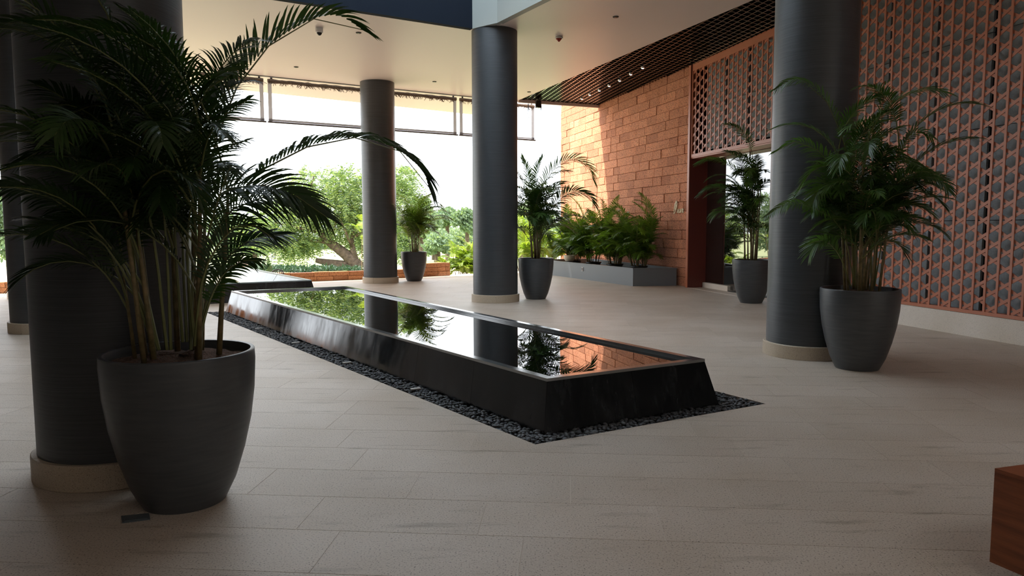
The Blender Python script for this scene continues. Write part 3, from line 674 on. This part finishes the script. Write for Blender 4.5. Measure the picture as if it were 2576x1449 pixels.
Ep = palm('areca_palm', 'tall areca palm in the pot at the glass entrance', 'palm', pE, 13, 4, (.5, 2.2), (.8, 1.35), .32, 53, AP, 'areca palms in the grey pots', spread=.18, lean=.05, nleaf=30, lw=.02, el1=(-60, -5), azr=(1.7, 5.1))
for lst, ll in (([(1890, 650, 14.95), (1880, 480, 14.9), (1840, 420, 14.85), (1790, 400, 14.8), (1752, 412, 14.8)], .28), ([(1890, 650, 14.95), (1880, 520, 14.9), (1840, 480, 14.8), (1790, 470, 14.7), (1756, 492, 14.7)], .24)):
    frond(fpx(lst), ll * 1.1, 36, .022, Ep, AP[:2], t0=.42, r0=.010, v=.5, roll=random.choice((-1, 1)) * random.uniform(.6, .95))

# ------------------------------------------------------------------ long planter with its plants
PL = [np.array(p) for p in ((3.245, 19.144), (4.44, 19.26), (2.79, 25.08), (.95, 24.4))]
planter = empty('planter_box', (3.245, 19.144, 0), 'long low slate-grey planter box along the laterite wall', 'planter')
PI_ = inset(PL, .10)
for i, nm in enumerate(('end_panel', 'back_panel', 'end_panel', 'front_panel')):
    j = (i + 1) % 4; MB().hexa([(*PL[i], 0), (*PL[j], 0), (*PI_[j], 0), (*PI_[i], 0)], [(*PL[i], .455), (*PL[j], .455), (*PI_[j], .455), (*PI_[i], .455)]).build(nm, M['planter'], planter)
    PO = inset(PL, -.012) if i in (0, 3) else PL
    MB().hexa([(*PO[i], .456), (*PO[j], .456), (*PI_[j], .456), (*PI_[i], .456)], [(*PO[i], .485), (*PO[j], .485), (*PI_[j], .485), (*PI_[i], .485)]).build('coping', M['planter'], planter)
MB().prism([tuple(p) for p in inset(PL, .1)], .02, .33).build('soil', M['soil'], planter)
sw = atz(1494, 683, 0); a_, b_ = PL[3], PL[0]; qx = a_ + (b_ - a_) * .52; dn = np.array([-(b_ - a_)[1], (b_ - a_)[0]]); dn /= np.linalg.norm(dn)
so = empty('socket_box', (*(qx - dn * .02), .3), 'small pale socket box on the side of the long planter', 'socket')
ang_ = math.atan2((b_ - a_)[1], (b_ - a_)[0]); c_ = qx - dn * .012
MB().box((*c_, .31), (.085, .022, .12), ang_).build('housing', M['white'], so); MB().box((*(c_ - dn * .012), .31), (.06, .006, .09), ang_).build('cover', M['strip'], so)
def nursery_pot(x, y, z, r, h, label, m=None):
    t = empty('nursery_pot', (x, y, z), label, 'plant pot', 'black nursery pots in the planter')
    MB().lathe((x, y, z), [(r * .8, 0), (r, h - .03), (r * 1.06, h - .03), (r * 1.06, h), (r * .98, h), (r * .96, h - .04)], 24, cap1=False).build('body', m or M['plastic'], t, True, .7)
    MB().lathe((x, y, z), [(r * .93, h - .08), (r * .955, h - .035)], 24).build('soil', M['soil'], t)
    return (x, y, z + h - .03)
spots = [((3.55, 20.05), 'nearest the entrance', .55, 61), ((3.05, 21.2), 'second from the entrance', .6, 67), ((2.55, 22.4), 'in the middle of the long planter', .7, 71), ((2.05, 23.6), 'toward the far end of the long planter', .8, 73)]
for (x, y), wh, sc, sd in spots:
    b = nursery_pot(x, y, .33, .24, .17, 'black nursery pot in the planter, ' + wh)
    mp = (leaf_mat('planter_leaf_lit_%d' % sd, (.09, .18, .03), (.17, .28, .045), .4), M['rachis'], M['stem'])  # areca green raised and yellowed, light on the leaves put into the colour
    palm('areca_palm', 'bushy areca palm in the long planter, ' + wh, 'palm', b, 15, 6, (.12, .9 + .4 * sc), (.7, 1.25 + .3 * sc), .34, sd, mp, 'bushy palms in the long planter', spread=.2, lean=.28, nleaf=26, lw=.024, el1=(-55, 20), azr=(1.2, 5.4), low=.12)
bp = atz(1441, 655, .49); bx, by = 1.98, 22.55
bw = empty('bowl_pot', (bx, by, .44), 'small cream bowl pot with a black foot standing in the planter', 'plant pot')
by_ = PL[3] + (PL[0] - PL[3]) * .30 + dn * .22; bx, by = by_; bw.location = (bx, by, .33)
MB().lathe((bx, by, .33), [(.09, 0), (.11, .02), (.10, .15), (.12, .17)], 24).build('foot', M['plastic'], bw, True, .7)
MB().lathe((bx, by, .33), [(.12, .17), (.175, .24), (.19, .34), (.185, .36), (.17, .36), (.165, .33)], 24, cap1=False).build('bowl', M['cream'], bw, True, .7)
MB().lathe((bx, by, .33), [(.15, .30), (.168, .335)], 24).build('soil', M['soil'], bw)
palm('leafy_plant', 'fine-leaved green plant growing in the cream bowl pot', 'plant', (bx, by, .66), 5, 3, (.05, .12), (.4, .65), .12, 83, (M['leaf'], M['rachis'], M['stem']), spread=.06, lean=.4, nleaf=14, lw=.02)

# ------------------------------------------------------------------ sign on the laterite wall
sign = empty('wall_sign', B3(19.3, 2.1, .03), 'cream metal script lettering reading Oscar on the laterite wall by the entrance', 'sign')
# letters drawn as flat ribbons; u runs from far to near along the wall (left to right for the reader)
SY0 = 19.60
def SG(u_, z, out=.035): return B3(SY0 - u_ * .9 / KB, z, out)
def stroke(name, pts, w=.018, mt='gold'):
    p = smooth([(a, b, 0) for a, b in pts], max(8, 5 * len(pts))); mb = MB(); n = len(p); vs = []
    for i in range(n):
        t = p[min(i + 1, n - 1)] - p[max(i - 1, 0)]; t /= np.linalg.norm(t) + 1e-9; nn = np.array([-t[1], t[0], 0]) * w / 2
        for q, o in ((p[i] - nn, .02), (p[i] + nn, .02), (p[i] + nn, .04), (p[i] - nn, .04)): vs.append(SG(q[0], q[1], o))
    fs = [(4 * i + k, 4 * i + (k + 1) % 4, 4 * i + 4 + (k + 1) % 4, 4 * i + 4 + k) for i in range(n - 1) for k in range(4)] + [(3, 2, 1, 0), tuple(4 * n - 4 + k for k in range(4))]
    return mb.add(vs, fs).build(name, M[mt], sign)
stroke('letter_o', [(.21, 2.285), (.14, 2.23), (.08, 2.10), (.05, 1.98), (.09, 1.955), (.16, 2.03), (.22, 2.14), (.23, 2.22), (.19, 2.25), (.15, 2.20), (.13, 2.10), (.15, 2.06), (.185, 2.10), (.195, 2.18)], .028)
zb, zt = 1.965, 2.055
stroke('letter_s', [(.245, zb + .01), (.285, zb + .07), (.30, zt), (.305, zb + .05), (.285, zb), (.26, zb + .012)], .020)
stroke('letter_c', [(.395, zt - .015), (.375, zt), (.345, zb + .06), (.345, zb + .015), (.37, zb), (.405, zb + .02)], .020)
stroke('letter_a', [(.485, zt - .01), (.455, zt), (.42, zb + .05), (.425, zb + .005), (.455, zb + .02), (.485, zt - .005), (.478, zb + .02), (.50, zb), (.52, zb + .02)], .020)
stroke('letter_r', [(.53, zb + .03), (.555, zt + .012), (.575, zt - .002), (.60, zt), (.585, zb + .04), (.59, zb), (.62, zb + .015)], .022)

# ------------------------------------------------------------------ ceiling fittings
def fitting(name, label, cat, px, py):
    p = atz(px, py, CEIL); return empty(name, (p[0], p[1], CEIL), label, cat), p
t, p = fitting('dome_camera', 'white dome security camera on the ceiling left of centre', 'camera', 803, 70)
MB().lathe((p[0], p[1], CEIL - .10), [(.06, 0), (.075, .01), (.08, .10)], 24).build('housing', M['white'], t, True, .7)
MB().lathe((p[0], p[1], CEIL - .155), [(.012, 0), (.036, .014), (.05, .035), (.055, .055)], 20).build('dome', M['darkglass'], t, True)
t, p = fitting('smoke_detector', 'smoke detector with a reddish cone on the ceiling right of the centre column', 'detector', 1406, 92)
MB().lathe((p[0], p[1], CEIL - .045), [(.085, 0), (.09, .02), (.07, .045)], 24).build('housing', M['white'], t, True, .7)
MB().lathe((p[0], p[1], CEIL - .11), [(.012, 0), (.07, .066)], 20).build('cone', M['red'], t, True)
for px, py, wh in ((902, 82, 'near the tip of the arching frond'), (745, 168, 'left of the far column'), (1093, 205, 'between the two farther columns'), (1549, 42, 'near the mesh soffit edge'), (1331, 231, 'at the far tip of the white ceiling')):
    t, p = fitting('ceiling_spot', 'small dark recessed ceiling fitting ' + wh, 'ceiling fitting', px, py); t['group'] = 'small recessed ceiling fittings'
    MB().lathe((p[0], p[1], CEIL - .014), [(.055, 0), (.06, .014)], 20).build('bezel', M['slot'], t); MB().lathe((p[0], p[1], CEIL - .018), [(.03, 0), (.032, .006)], 16).build('lens', M['darkglass'], t)

# ------------------------------------------------------------------ roll-down blinds at the open edge
L1 = atz(1187, 243, CEIL)[:2]
def BL(s, z, out=0.0): q = L1 + FD * s + V * (.18 + out); return (q[0], q[1], z)
def blind(label, s0, s1):
    t = empty('roll_blind', BL(s0, 4.5), label, 'blind', 'clear roll blinds hanging at the open edge')
    n = max(6, int((s1 - s0) * 10)); rd = [.055 + random.uniform(-.008, .008) for _ in range(n + 1)]
    MB().tube([BL(s0 + (s1 - s0) * i / n, CEIL - .09 + random.uniform(-.006, .006)) for i in range(n + 1)], rd, 8).build('bamboo_roll', M['bamboo'], t)
    fr = MB()
    for k in range(int((s1 - s0) * 26)):
        s = random.uniform(s0, s1); l = random.uniform(.04, .1); a = BL(s, CEIL - .13, -.03); b = BL(s + random.uniform(-.1, .12), CEIL - .13 - l, -.04); fr.bar(a, b, .012, .004, (V[0], V[1], 0))
    tag(fr.build('fringe', M['bamboo'], t), kind='stuff')
    br = MB().bar(BL(s0, 4.5 + .03), BL(s1, 4.5 + .03), .05, .05).build('bottom_rail', M['strip'], t); MB().bar(BL(s0 - .03, 4.475), BL(s1 + .05, 4.475), .055, .04).build('bottom_tube', M['rail'], br)
    for s in (s0 + .05, s1 - .05): MB().bar(BL(s, 4.5), BL(s, CEIL - .1), .10, .012, (V[0], V[1], 0)).build('edge_strip', M['strip'], t)
    q = [BL(s0, 4.5, .02), BL(s1, 4.5, .02), BL(s1, CEIL - .1, .02), BL(s0, CEIL - .1, .02)]
    q2 = [(a + V[0] * .002, b + V[1] * .002, c) for a, b, c in q]
    MB().hexa(q, q2).build('clear_sheet', M['clear'], t)
    for s in (s0 + .1, s1 - .1): MB().bar(BL(s, CEIL - .16), BL(s, CEIL), .05, .03).build('bracket', M['rail'], t)
blind('clear roll blind at the far left behind the large palm', -13.0, -6.28)
blind('widest clear roll blind, left of the centre column', -6.16, -.46)
blind('clear roll blind right of the centre column, before the laterite wall', -.34, 2.42)
for px, wh in ((1329, 'left'), (1361, 'right')):
    c = empty('blind_cord', (0, 0, 0), None, None); p = aty(px, 262, 23.9); c.location = p
    tag(c, 'bundle of thin hanging blind cords on the %s end beside the laterite wall' % wh, 'cord')
    for k in range(4):
        e = .02 * k - .03; MB().tube([(p[0] + e * .2, p[1], CEIL - .02), (p[0] + e, p[1], CEIL - .35), (p[0] + e * 2, p[1] + e, CEIL - .62 + .05 * k)], .006, 5).build('cord', M['cord'], c)
sb = aty(1354, 250, 23.5); spk = empty('speaker_box', (sb[0], sb[1], CEIL - .3), 'small black speaker box under the far tip of the soffit', 'speaker')
MB().box((sb[0], sb[1], CEIL - .14), (.15, .13, .22), .5).build('cabinet', M['plastic'], spk); MB().box((sb[0] - .03, sb[1] - .07, CEIL - .14), (.11, .01, .18), .5).build('grille', M['slot'], spk); MB().box((sb[0], sb[1], CEIL - .01), (.05, .05, .04), .5).build('bracket', M['rail'], spk)

# ------------------------------------------------------------------ foreground: wooden bench corner, floor plate
wbx = empty('wooden_bench', (2.17, 3.13, 0), 'reddish wooden box bench corner at the lower right edge', 'bench')
e1 = np.array([.385, -.923]); tp = atz(2576, 1168, .515)[:2] - np.array([2.165, 3.13]); e2 = tp / np.linalg.norm(tp); o_ = np.array([2.165, 3.13])
cr = [o_, o_ + e1 * 1.1, o_ + e1 * 1.1 + e2 * 1.3, o_ + e2 * 1.3]
if (e1[0] * e2[1] - e1[1] * e2[0]) < 0: cr = cr[::-1]
ci = inset(cr, .02)
MB().prism([tuple(p) for p in ci], .08, .495).build('carcass', M['wood'], wbx)
for i in range(4):
    j = (i + 1) % 4; MB().hexa([(*cr[i], .08), (*cr[j], .08), (*ci[j], .08), (*ci[i], .08)], [(*cr[i], .494), (*cr[j], .494), (*ci[j], .494), (*ci[i], .494)]).build('side_panel', M['wood'], wbx)
MB().prism([tuple(p) for p in cr], .4945, .515).build('top', M['wood'], wbx)
for p in inset(cr, .16): MB().box((p[0], p[1], .04), (.06, .06, .08), .4).build('foot', M['plastic'], wbx)
fp = empty('floor_plate', (-2.08, 3.83, 0), 'small dull metal cover plate set in the floor before the large pot', 'floor plate')
q = [np.array(p) for p in ((-2.117, 3.759), (-1.989, 3.806), (-2.037, 3.888), (-2.173, 3.85))]
MB().prism([tuple(p) for p in q], .0005, .006).build('cover', M['plate'], fp); MB().prism([tuple(p) for p in inset(q, .012)], .006, .009).build('lid', M['plate'], fp)

# ------------------------------------------------------------------ outdoors
def gz(d): return -.3 - .0395 * (d - 26)
nx, ny = 26, 24; gv = []; gf = []
for j in range(ny):
    y = 31 + 221 * (j / (ny - 1)) ** 1.8
    for i in range(nx):
        x = (-1 + 2 * i / (nx - 1)) * (60 + y * 1.1); gv.append((x, y, (gz(max(y, 26)) if y < 130 else gz(130) + .02 * (y - 130)) - (.25 if y < 25 else 0)))
for j in range(ny - 1):
    for i in range(nx - 1): gf.append((j * nx + i, j * nx + i + 1, (j + 1) * nx + i + 1, (j + 1) * nx + i))
lawn = MB().add(gv, gf).build('ground', M['grass']); tag(lawn, kind='structure')
tag(MB().prism([(-70, 3), (-30.5, 8.4), (-2, 23.8), (2.3, 29.2), (40, 33), (40, 33.5), (-70, 33.5)], -1.2, -.30).build('ground_bounce', M['bounce_earth']), kind='structure')  # mostly unseen pale ground, added to bounce warm light onto the ceiling
# low laterite garden wall
lw = empty('garden_wall', (-5.1, 21.5, 0), 'low orange laterite block wall along the edge of the terrace', 'wall')
def wall_run(a, b, h, courses, blen, th=.28):
    a, b = np.array(a), np.array(b); Lr = np.linalg.norm(b - a); d = (b - a) / Lr; n = np.array([-d[1], d[0]]); ch = h / courses
    MB().prism([tuple(a + n * .03), tuple(b + n * .03), tuple(b + n * (th - .03)), tuple(a + n * (th - .03))], -.2, h - .01).build('core', M['mortar'], lw)
    for j in range(courses):
        s = -random.uniform(0, blen * .6)
        while s < Lr:
            w = blen * random.uniform(.8, 1.25); s0, s1 = max(s, 0), min(s + w, Lr); s += w
            if s1 - s0 < .06: continue
            o = random.uniform(-.012, .012); z1 = (j + 1) * ch - .005 + (random.uniform(-.01, .012) if j == courses - 1 else 0)
            MB().prism([tuple(a + d * (s0 + .006) + n * o), tuple(a + d * (s1 - .006) + n * o), tuple(a + d * (s1 - .006) + n * (th + o)), tuple(a + d * (s0 + .006) + n * (th + o))], j * ch + .005, z1).build('laterite_block', M['laterite_low'], lw)
def lp_(x): return (x, 21.19 + (x + 5.76) * .55)
wall_run(lp_(-7.0), lp_(-3.3), .27, 2, .55); wall_run(lp_(-17.0), lp_(-9.7), .27, 2, .55); wall_run((-3.25, 22.75), (-2.05, 23.75), .42, 3, .36, .45)
# foliage helpers
def leafcloud(centers, dirs, size, aspect, mats, name, parent, m=1, fold=0.0):
    n = len(centers); d = dirs / (np.linalg.norm(dirs, axis=1)[:, None] + 1e-9); r = RNG.normal(size=(n, 3)); s = np.cross(d, r); s /= np.linalg.norm(s, axis=1)[:, None] + 1e-9
    sz = size * RNG.uniform(.6, 1.3, n)[:, None]; a = centers - d * sz * .5; b = centers + d * sz * .5; c = centers + RNG.normal(size=(n, 3)) * size * .05
    w = s * sz * aspect * .5; Vv = np.stack([a, c + w, b, c - w], 1).reshape(-1, 3)
    mi = RNG.integers(0, len(mats), n) if len(mats) > 1 else None
    o = link(bpy.data.objects.new(name, quadmesh(name, Vv, n, mats, mi)), parent); return tag(o, kind='stuff')
def blobs(spec, per):   # list of (center, radii) -> sample points in shells
    P, D = [], []
    for (c, r, k) in spec:
        n = int(per * k); v = RNG.normal(size=(n, 3)); v /= np.linalg.norm(v, axis=1)[:, None]; rad = RNG.uniform(.35, 1.0, n) ** .45
        v2 = v * rad[:, None] * (1 + .22 * np.sin(v[:, :1] * 7 + v[:, 2:] * 9 + c[0])); P.append(np.array(c) + v2 * np.array(r)); D.append(v + np.array([0, 0, -.25]) + RNG.normal(size=(n, 3)) * .45)
    return np.concatenate(P), np.concatenate(D)
def sprays(P, D, length, m, lsize, asp):       # pinnate sprays: m leaflet pairs along a drooping rachis
    n = len(P); d = D / np.linalg.norm(D, axis=1)[:, None]; up = np.array([0, 0, 1.0]); s = np.cross(d, up + RNG.normal(size=(n, 3)) * .3); s /= np.linalg.norm(s, axis=1)[:, None] + 1e-9
    C, DD = [], []
    for k in range(m):
        t = (k + .5) / m; base = P + d * length * (t - .3) + np.array([0, 0, -1.0]) * length * .35 * t * t
        for sg in (-1, 1): dd = s * sg + d * .55 + np.array([0, 0, -.15]); C.append(base + dd * lsize * .4); DD.append(dd)
    return np.concatenate(C), np.concatenate(DD)
# the big spreading tree
TD = 37.0
def tp3(px, py, d=TD): return aty(px, py, d)
tree = empty('spreading_tree', tp3(905, 684), 'wide feathery tree with a leaning dark trunk beyond the terrace', 'tree')
tk = MB(); tk.tube([tp3(925, 700), tp3(905, 675), tp3(870, 640), tp3(830, 610), tp3(800, 580), tp3(770, 540)], [.42, .36, .28, .22, .15, .07], 9)
tk.tube([tp3(915, 690), tp3(870, 668), tp3(830, 662), tp3(795, 655)], [.3, .26, .2, .12], 8); tk.tube([tp3(895, 660), tp3(888, 630), tp3(885, 600), tp3(900, 540)], [.2, .15, .11, .06], 8)
for a, b, c in (((800, 580), (775, 500), (790, 440)), ((830, 610), (850, 540), (870, 470)), ((888, 600), (940, 560), (980, 520)), ((885, 620), (860, 560), (840, 520)), ((800, 585), (740, 570), (690, 560)), ((830, 612), (760, 600), (700, 610))):
    tk.tube([tp3(*a, TD - .1), tp3(*b, TD - random.uniform(-1, 1)), tp3(*c, TD + random.uniform(-1, 1))], [.09, .06, .02], 6)
tk.build('trunk', M['bark'], tree, True)
px2m = TD / F_
spec = []
for cx, cy, rx, ry, k, dd in ((790, 470, 60, 42, 1.1, 0), (862, 475, 46, 50, 1.2, -.6), (905, 500, 40, 55, 1, .5), (740, 520, 70, 35, 1, .3), (820, 535, 80, 42, 1.3, -.3), (700, 560, 70, 40, 1.1, -.2), (640, 575, 50, 24, .6, .3), (770, 590, 70, 30, .9, .6), (720, 606, 50, 22, .7, -.4), (745, 632, 36, 14, .4, .8), (880, 570, 45, 45, .9, .8), (950, 560, 60, 50, .9, .8), (1010, 520, 55, 60, .9, 1.0), (1020, 450, 35, 30, .6, 1.0), (980, 480, 50, 40, .7, 1.2), (960, 620, 60, 30, .6, 1)):
    spec.append((tp3(cx, cy, TD + dd), (rx * px2m, 1.1, ry * px2m), k))
P, D = blobs(spec, 330); C, DD = sprays(P, D, .80, 8, .12, .4)
leafcloud(C, DD, .15, .34, [M['leaf_tree'], leaf_mat('tree_leaf_pale', (.34, .42, .19), (.42, .48, .22), .4), leaf_mat('tree_leaf_deep', (.10, .17, .085), (.15, .22, .11), .3)], 'foliage', tree)
# far trees
def far_tree(label, px, py, d, wpx, hpx, mats, n=11000, ls=.34, group='trees along the far side of the lawn'):
    c = aty(px, py, d); s = d / F_; t = empty('far_tree', (c[0], c[1], gz(min(d, 130)) - .2), label, 'tree', group)
    MB().tube([(c[0], c[1], gz(min(d, 130)) - .5), (c[0], c[1], c[2])], [.35, .2], 7).build('trunk', M['bark'], t)
    sp = []
    for k in range(9):
        a = random.uniform(0, 6.28); q = random.uniform(0, .62); sp.append(((c[0] + wpx * s * q * math.cos(a), c[1] + random.uniform(-2, 2), c[2] + hpx * s * (q * math.sin(a))), (wpx * s * random.uniform(.32, .5), 2.5, hpx * s * random.uniform(.32, .5)), 1))
    P, D = blobs(sp, n / 9); leafcloud(P, D, ls, .6, mats, 'foliage', t)
deep = leaf_mat('hazed_far_leaf_deep', (.13, .20, .15), (.19, .26, .18), .25, .7); mid = M['leaf_far_hazed']  # darker far leaf, haze put into its colour as well
random.seed(3)
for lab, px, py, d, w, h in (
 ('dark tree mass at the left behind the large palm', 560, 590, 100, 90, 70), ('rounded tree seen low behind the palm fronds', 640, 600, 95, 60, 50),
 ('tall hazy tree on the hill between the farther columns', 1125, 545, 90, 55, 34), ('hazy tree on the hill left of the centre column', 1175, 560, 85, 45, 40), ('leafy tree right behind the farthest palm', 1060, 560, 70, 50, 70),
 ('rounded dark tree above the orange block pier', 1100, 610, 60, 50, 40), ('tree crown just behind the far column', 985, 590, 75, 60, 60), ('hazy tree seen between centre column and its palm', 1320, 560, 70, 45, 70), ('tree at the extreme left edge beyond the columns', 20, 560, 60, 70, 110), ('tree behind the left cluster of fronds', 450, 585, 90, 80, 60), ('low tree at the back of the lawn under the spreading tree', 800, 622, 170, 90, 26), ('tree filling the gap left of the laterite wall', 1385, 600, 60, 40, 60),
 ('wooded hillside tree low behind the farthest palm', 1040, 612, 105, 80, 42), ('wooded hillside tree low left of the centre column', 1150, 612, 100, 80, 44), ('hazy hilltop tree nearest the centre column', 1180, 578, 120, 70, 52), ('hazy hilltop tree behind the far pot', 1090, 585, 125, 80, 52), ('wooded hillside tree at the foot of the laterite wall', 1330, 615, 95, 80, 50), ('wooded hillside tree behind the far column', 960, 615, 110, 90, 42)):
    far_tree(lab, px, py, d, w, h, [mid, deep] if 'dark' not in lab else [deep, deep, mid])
# hedge
hd = empty('hedge', aty(780, 690, 30.5), 'low clipped dark green hedge between low wall and lawn', 'hedge')
n = 5200; s = RNG.uniform(0, 1, n); a, b = aty(560, 700, 31.5), aty(910, 700, 29.8); c = a[None] + (b - a)[None] * s[:, None]; zt = aty(740, 671, 30.6)[2]
c[:, 1] += RNG.uniform(-.7, .7, n); c[:, 2] = gz(30) - .1 + (zt - gz(30) + .1) * RNG.uniform(0, 1, n) ** .5 + RNG.normal(size=n) * .04
leafcloud(c, RNG.normal(size=(n, 3)) + np.array([0, 0, .9]), .2, .3, [M['leaf_hedge']], 'foliage', hd)
MB().hexa([tuple(a + np.array([0, -.4, -1])), tuple(b + np.array([0, -.4, -1])), tuple(b + np.array([0, .4, -1])), tuple(a + np.array([0, .4, -1]))], [(a[0], a[1] - .4, zt - .25), (b[0], b[1] - .4, zt - .25), (b[0], b[1] + .4, zt - .25), (a[0], a[1] + .4, zt - .25)]).build('branches', M['bark'], hd)
# bright plants at the terrace edge
for lab, px, d, ch_, fl, sd, ncan in (('yellow-green cane palm left of the centre column, beyond the paving', 1165, 26.0, (.2, .9), (.8, 1.3), 91, 8), ('shorter yellow-green cane palm beside the orange pier', 1148, 25.3, (.1, .4), (.5, .9), 93, 7), ('leafy yellow-green palm between centre column and its potted palm', 1316, 26.5, (.3, 1.0), (.9, 1.5), 95, 7), ('sunlit golden cane palm behind the centre potted palm', 1360, 27.0, (.6, 1.5), (1.0, 1.6), 97, 8), ('golden palm against the far end of the laterite wall', 1405, 27.0, (.5, 1.6), (1.0, 1.5), 99, 7), ('tall yellow-green palm seen between column and pot leaves', 1335, 29.0, (1.0, 2.0), (1.1, 1.7), 101, 7), ('green low palm at the paving edge by the centre column', 1190, 24.9, (.05, .3), (.5, .8), 103, 7), ('sunny palm peeping left of the far column', 909, 26.5, (1.4, 2.0), (.8, 1.2), 105, 2)):
    b = aty(px, 690, d); palm('garden_palm', lab, 'palm', (b[0], b[1], gz(26) + .05), ncan, 4, ch_, fl, .32, sd, YP, 'sunlit garden palms at the terrace edge', spread=.35, lean=.2, nleaf=16, lw=.05, el1=(-55, 15))
# agave-like tufts, ornament and chair near the far rim of the stepped basin
ag = aty(660, 690, 24.5); palm('spiky_shrub', 'bluish spiky shrub behind the rim of the stepped basin', 'shrub', (ag[0], ag[1], gz(26)), 6, 4, (.05, .25), (.5, .8), .2, 111, (M['leaf_hedge'], M['rachis'], M['stem']), spread=.25, lean=.5, nleaf=12, lw=.05, el1=(0, 45))
or_ = aty(611, 672, 23.2); om = empty('stone_ornament', (or_[0], or_[1], 0), 'pale rounded ornament beyond the rim of the stepped basin', 'ornament')
MB().lathe((or_[0], or_[1], 0), [(.22, 0), (.2, .12), (.12, .30), (.14, .36)], 20).build('pedestal', M['stone_white'], om, True, .6)
MB().lathe((or_[0], or_[1], 0), [(.14, .355), (.19, .42), (.20, .50), (.16, .60), (.08, .655), (.01, .66)], 20).build('dome', M['stone_white'], om, True)
cp_ = aty(698, 684, 20.6); chb = empty('wicker_chair', (cp_[0], cp_[1], 0), 'dark rounded chair back showing above the stepped basin rim', 'chair')
zc = cp_[2]; w_ = .17
MB().tube([(cp_[0] + w_ * math.cos(q), cp_[1] + .05 * math.sin(q * 2), zc - .08 + .15 * math.sin(q)) for q in np.linspace(0, PI, 11)], .016, 6).build('back_frame', M['cord'], chb, True)
for k in range(5): q = -.12 + .06 * k; MB().bar((cp_[0] + q, cp_[1], .20), (cp_[0] + q, cp_[1], zc - .08 + .15 * math.sqrt(max(0, 1 - (q / w_) ** 2))), .02, .012, (0, 1, 0)).build('back_slat', M['pathgrey'], chb)
MB().box((cp_[0], cp_[1] + .16, .20), (.34, .30, .04)).build('seat', M['cord'], chb)
for i in (-1, 1):
    for j in (0, 1): MB().bar((cp_[0] + i * .15, cp_[1] + .02 + .28 * j, 0), (cp_[0] + i * .15, cp_[1] + .02 + .28 * j, .19), .025, .025, (0, 1, 0)).build('leg', M['cord'], chb)
# two people far away on the lawn
def person(label, px, d, ms, face, stride, arm):
    g = gz(d); b = aty(px, 650, d); root = empty('person', (b[0], b[1], g), label, 'person', 'people walking on the lawn')
    J = {'pel': (0, 0, .95), 'ch': (0, .02, 1.32), 'nk': (0, .02, 1.47), 'hd': (0, .05, 1.60), 'tp': (0, .04, 1.72)}
    for s, k in ((-1, 'l'), (1, 'r')):
        st = stride * s; J['sh' + k] = (s * .19, .01, 1.42); J['el' + k] = (s * .25, -.03 + arm * s * .12, 1.14); J['wr' + k] = (s * .24, .10 + arm * s * .2, .92); J['hn' + k] = (s * .24, .14 + arm * s * .22, .83)
        J['hp' + k] = (s * .09, 0, .92); J['kn' + k] = (s * .10, .05 + st * .5, .50); J['an' + k] = (s * .10, -.02 + st, .09); J['to' + k] = (s * .11, .13 + st, .03)
    R_ = dict(pel=.15, ch=.17, nk=.06, hd=.10, tp=.075, sh=.075, el=.05, wr=.038, hn=.045, hp=.105, kn=.068, an=.05, to=.042)
    names = list(J); E = [('pel', 'ch'), ('ch', 'nk'), ('nk', 'hd'), ('hd', 'tp')]
    for k in 'lr': E += [('ch', 'sh' + k), ('sh' + k, 'el' + k), ('el' + k, 'wr' + k), ('wr' + k, 'hn' + k), ('pel', 'hp' + k), ('hp' + k, 'kn' + k), ('kn' + k, 'an' + k), ('an' + k, 'to' + k)]
    me = bpy.data.meshes.new('body'); me.from_pydata([J[n_] for n_ in names], [(names.index(a), names.index(b_)) for a, b_ in E], [])
    o = bpy.data.objects.new('body_tmp', me); COL.objects.link(o); md = o.modifiers.new('skin', 'SKIN'); o.modifiers.new('sub', 'SUBSURF').levels = 1
    for i, n_ in enumerate(names): me.skin_vertices[0].data[i].radius = (R_[n_[:2] if n_[:2] in R_ and n_ not in R_ else n_],) * 2
    me.skin_vertices[0].data[0].use_root = True
    dg = bpy.context.evaluated_depsgraph_get(); m2 = bpy.data.meshes.new_from_object(o.evaluated_get(dg)); bpy.data.objects.remove(o); m2.name = 'body'
    m2.materials.clear()
    for mm in ms: m2.materials.append(mm)       # skin, shirt, trousers, hair, shoes
    for f in m2.polygons:
        z, x, y = f.center.z, abs(f.center.x), f.center.y
        f.material_index = 3 if z > 1.66 or (z > 1.55 and y < .03) else 0 if z > 1.46 or (x > .2 and z < 1.2) else 1 if z > .96 else 2 if z > .12 else 4; f.use_smooth = True
    ob = bpy.data.objects.new('body', m2); ob.location = (b[0], b[1], g); ob.rotation_euler.z = face; link(ob, root); ob.matrix_parent_inverse = Matrix.Translation(root.location).inverted()
hair = mat('dark_hair', (.02, .015, .012), .6)
person('person in a white shirt and dark trousers walking on the lawn', 686, 121, (M['skin'], M['shirt'], M['trouser'], hair, M['white']), 2.6, .16, 1)
person('person in dark clothes walking behind the one in white', 692, 128, (M['skin'], M['navy'], M['trouser'], hair, M['plastic']), 2.2, -.14, 1)
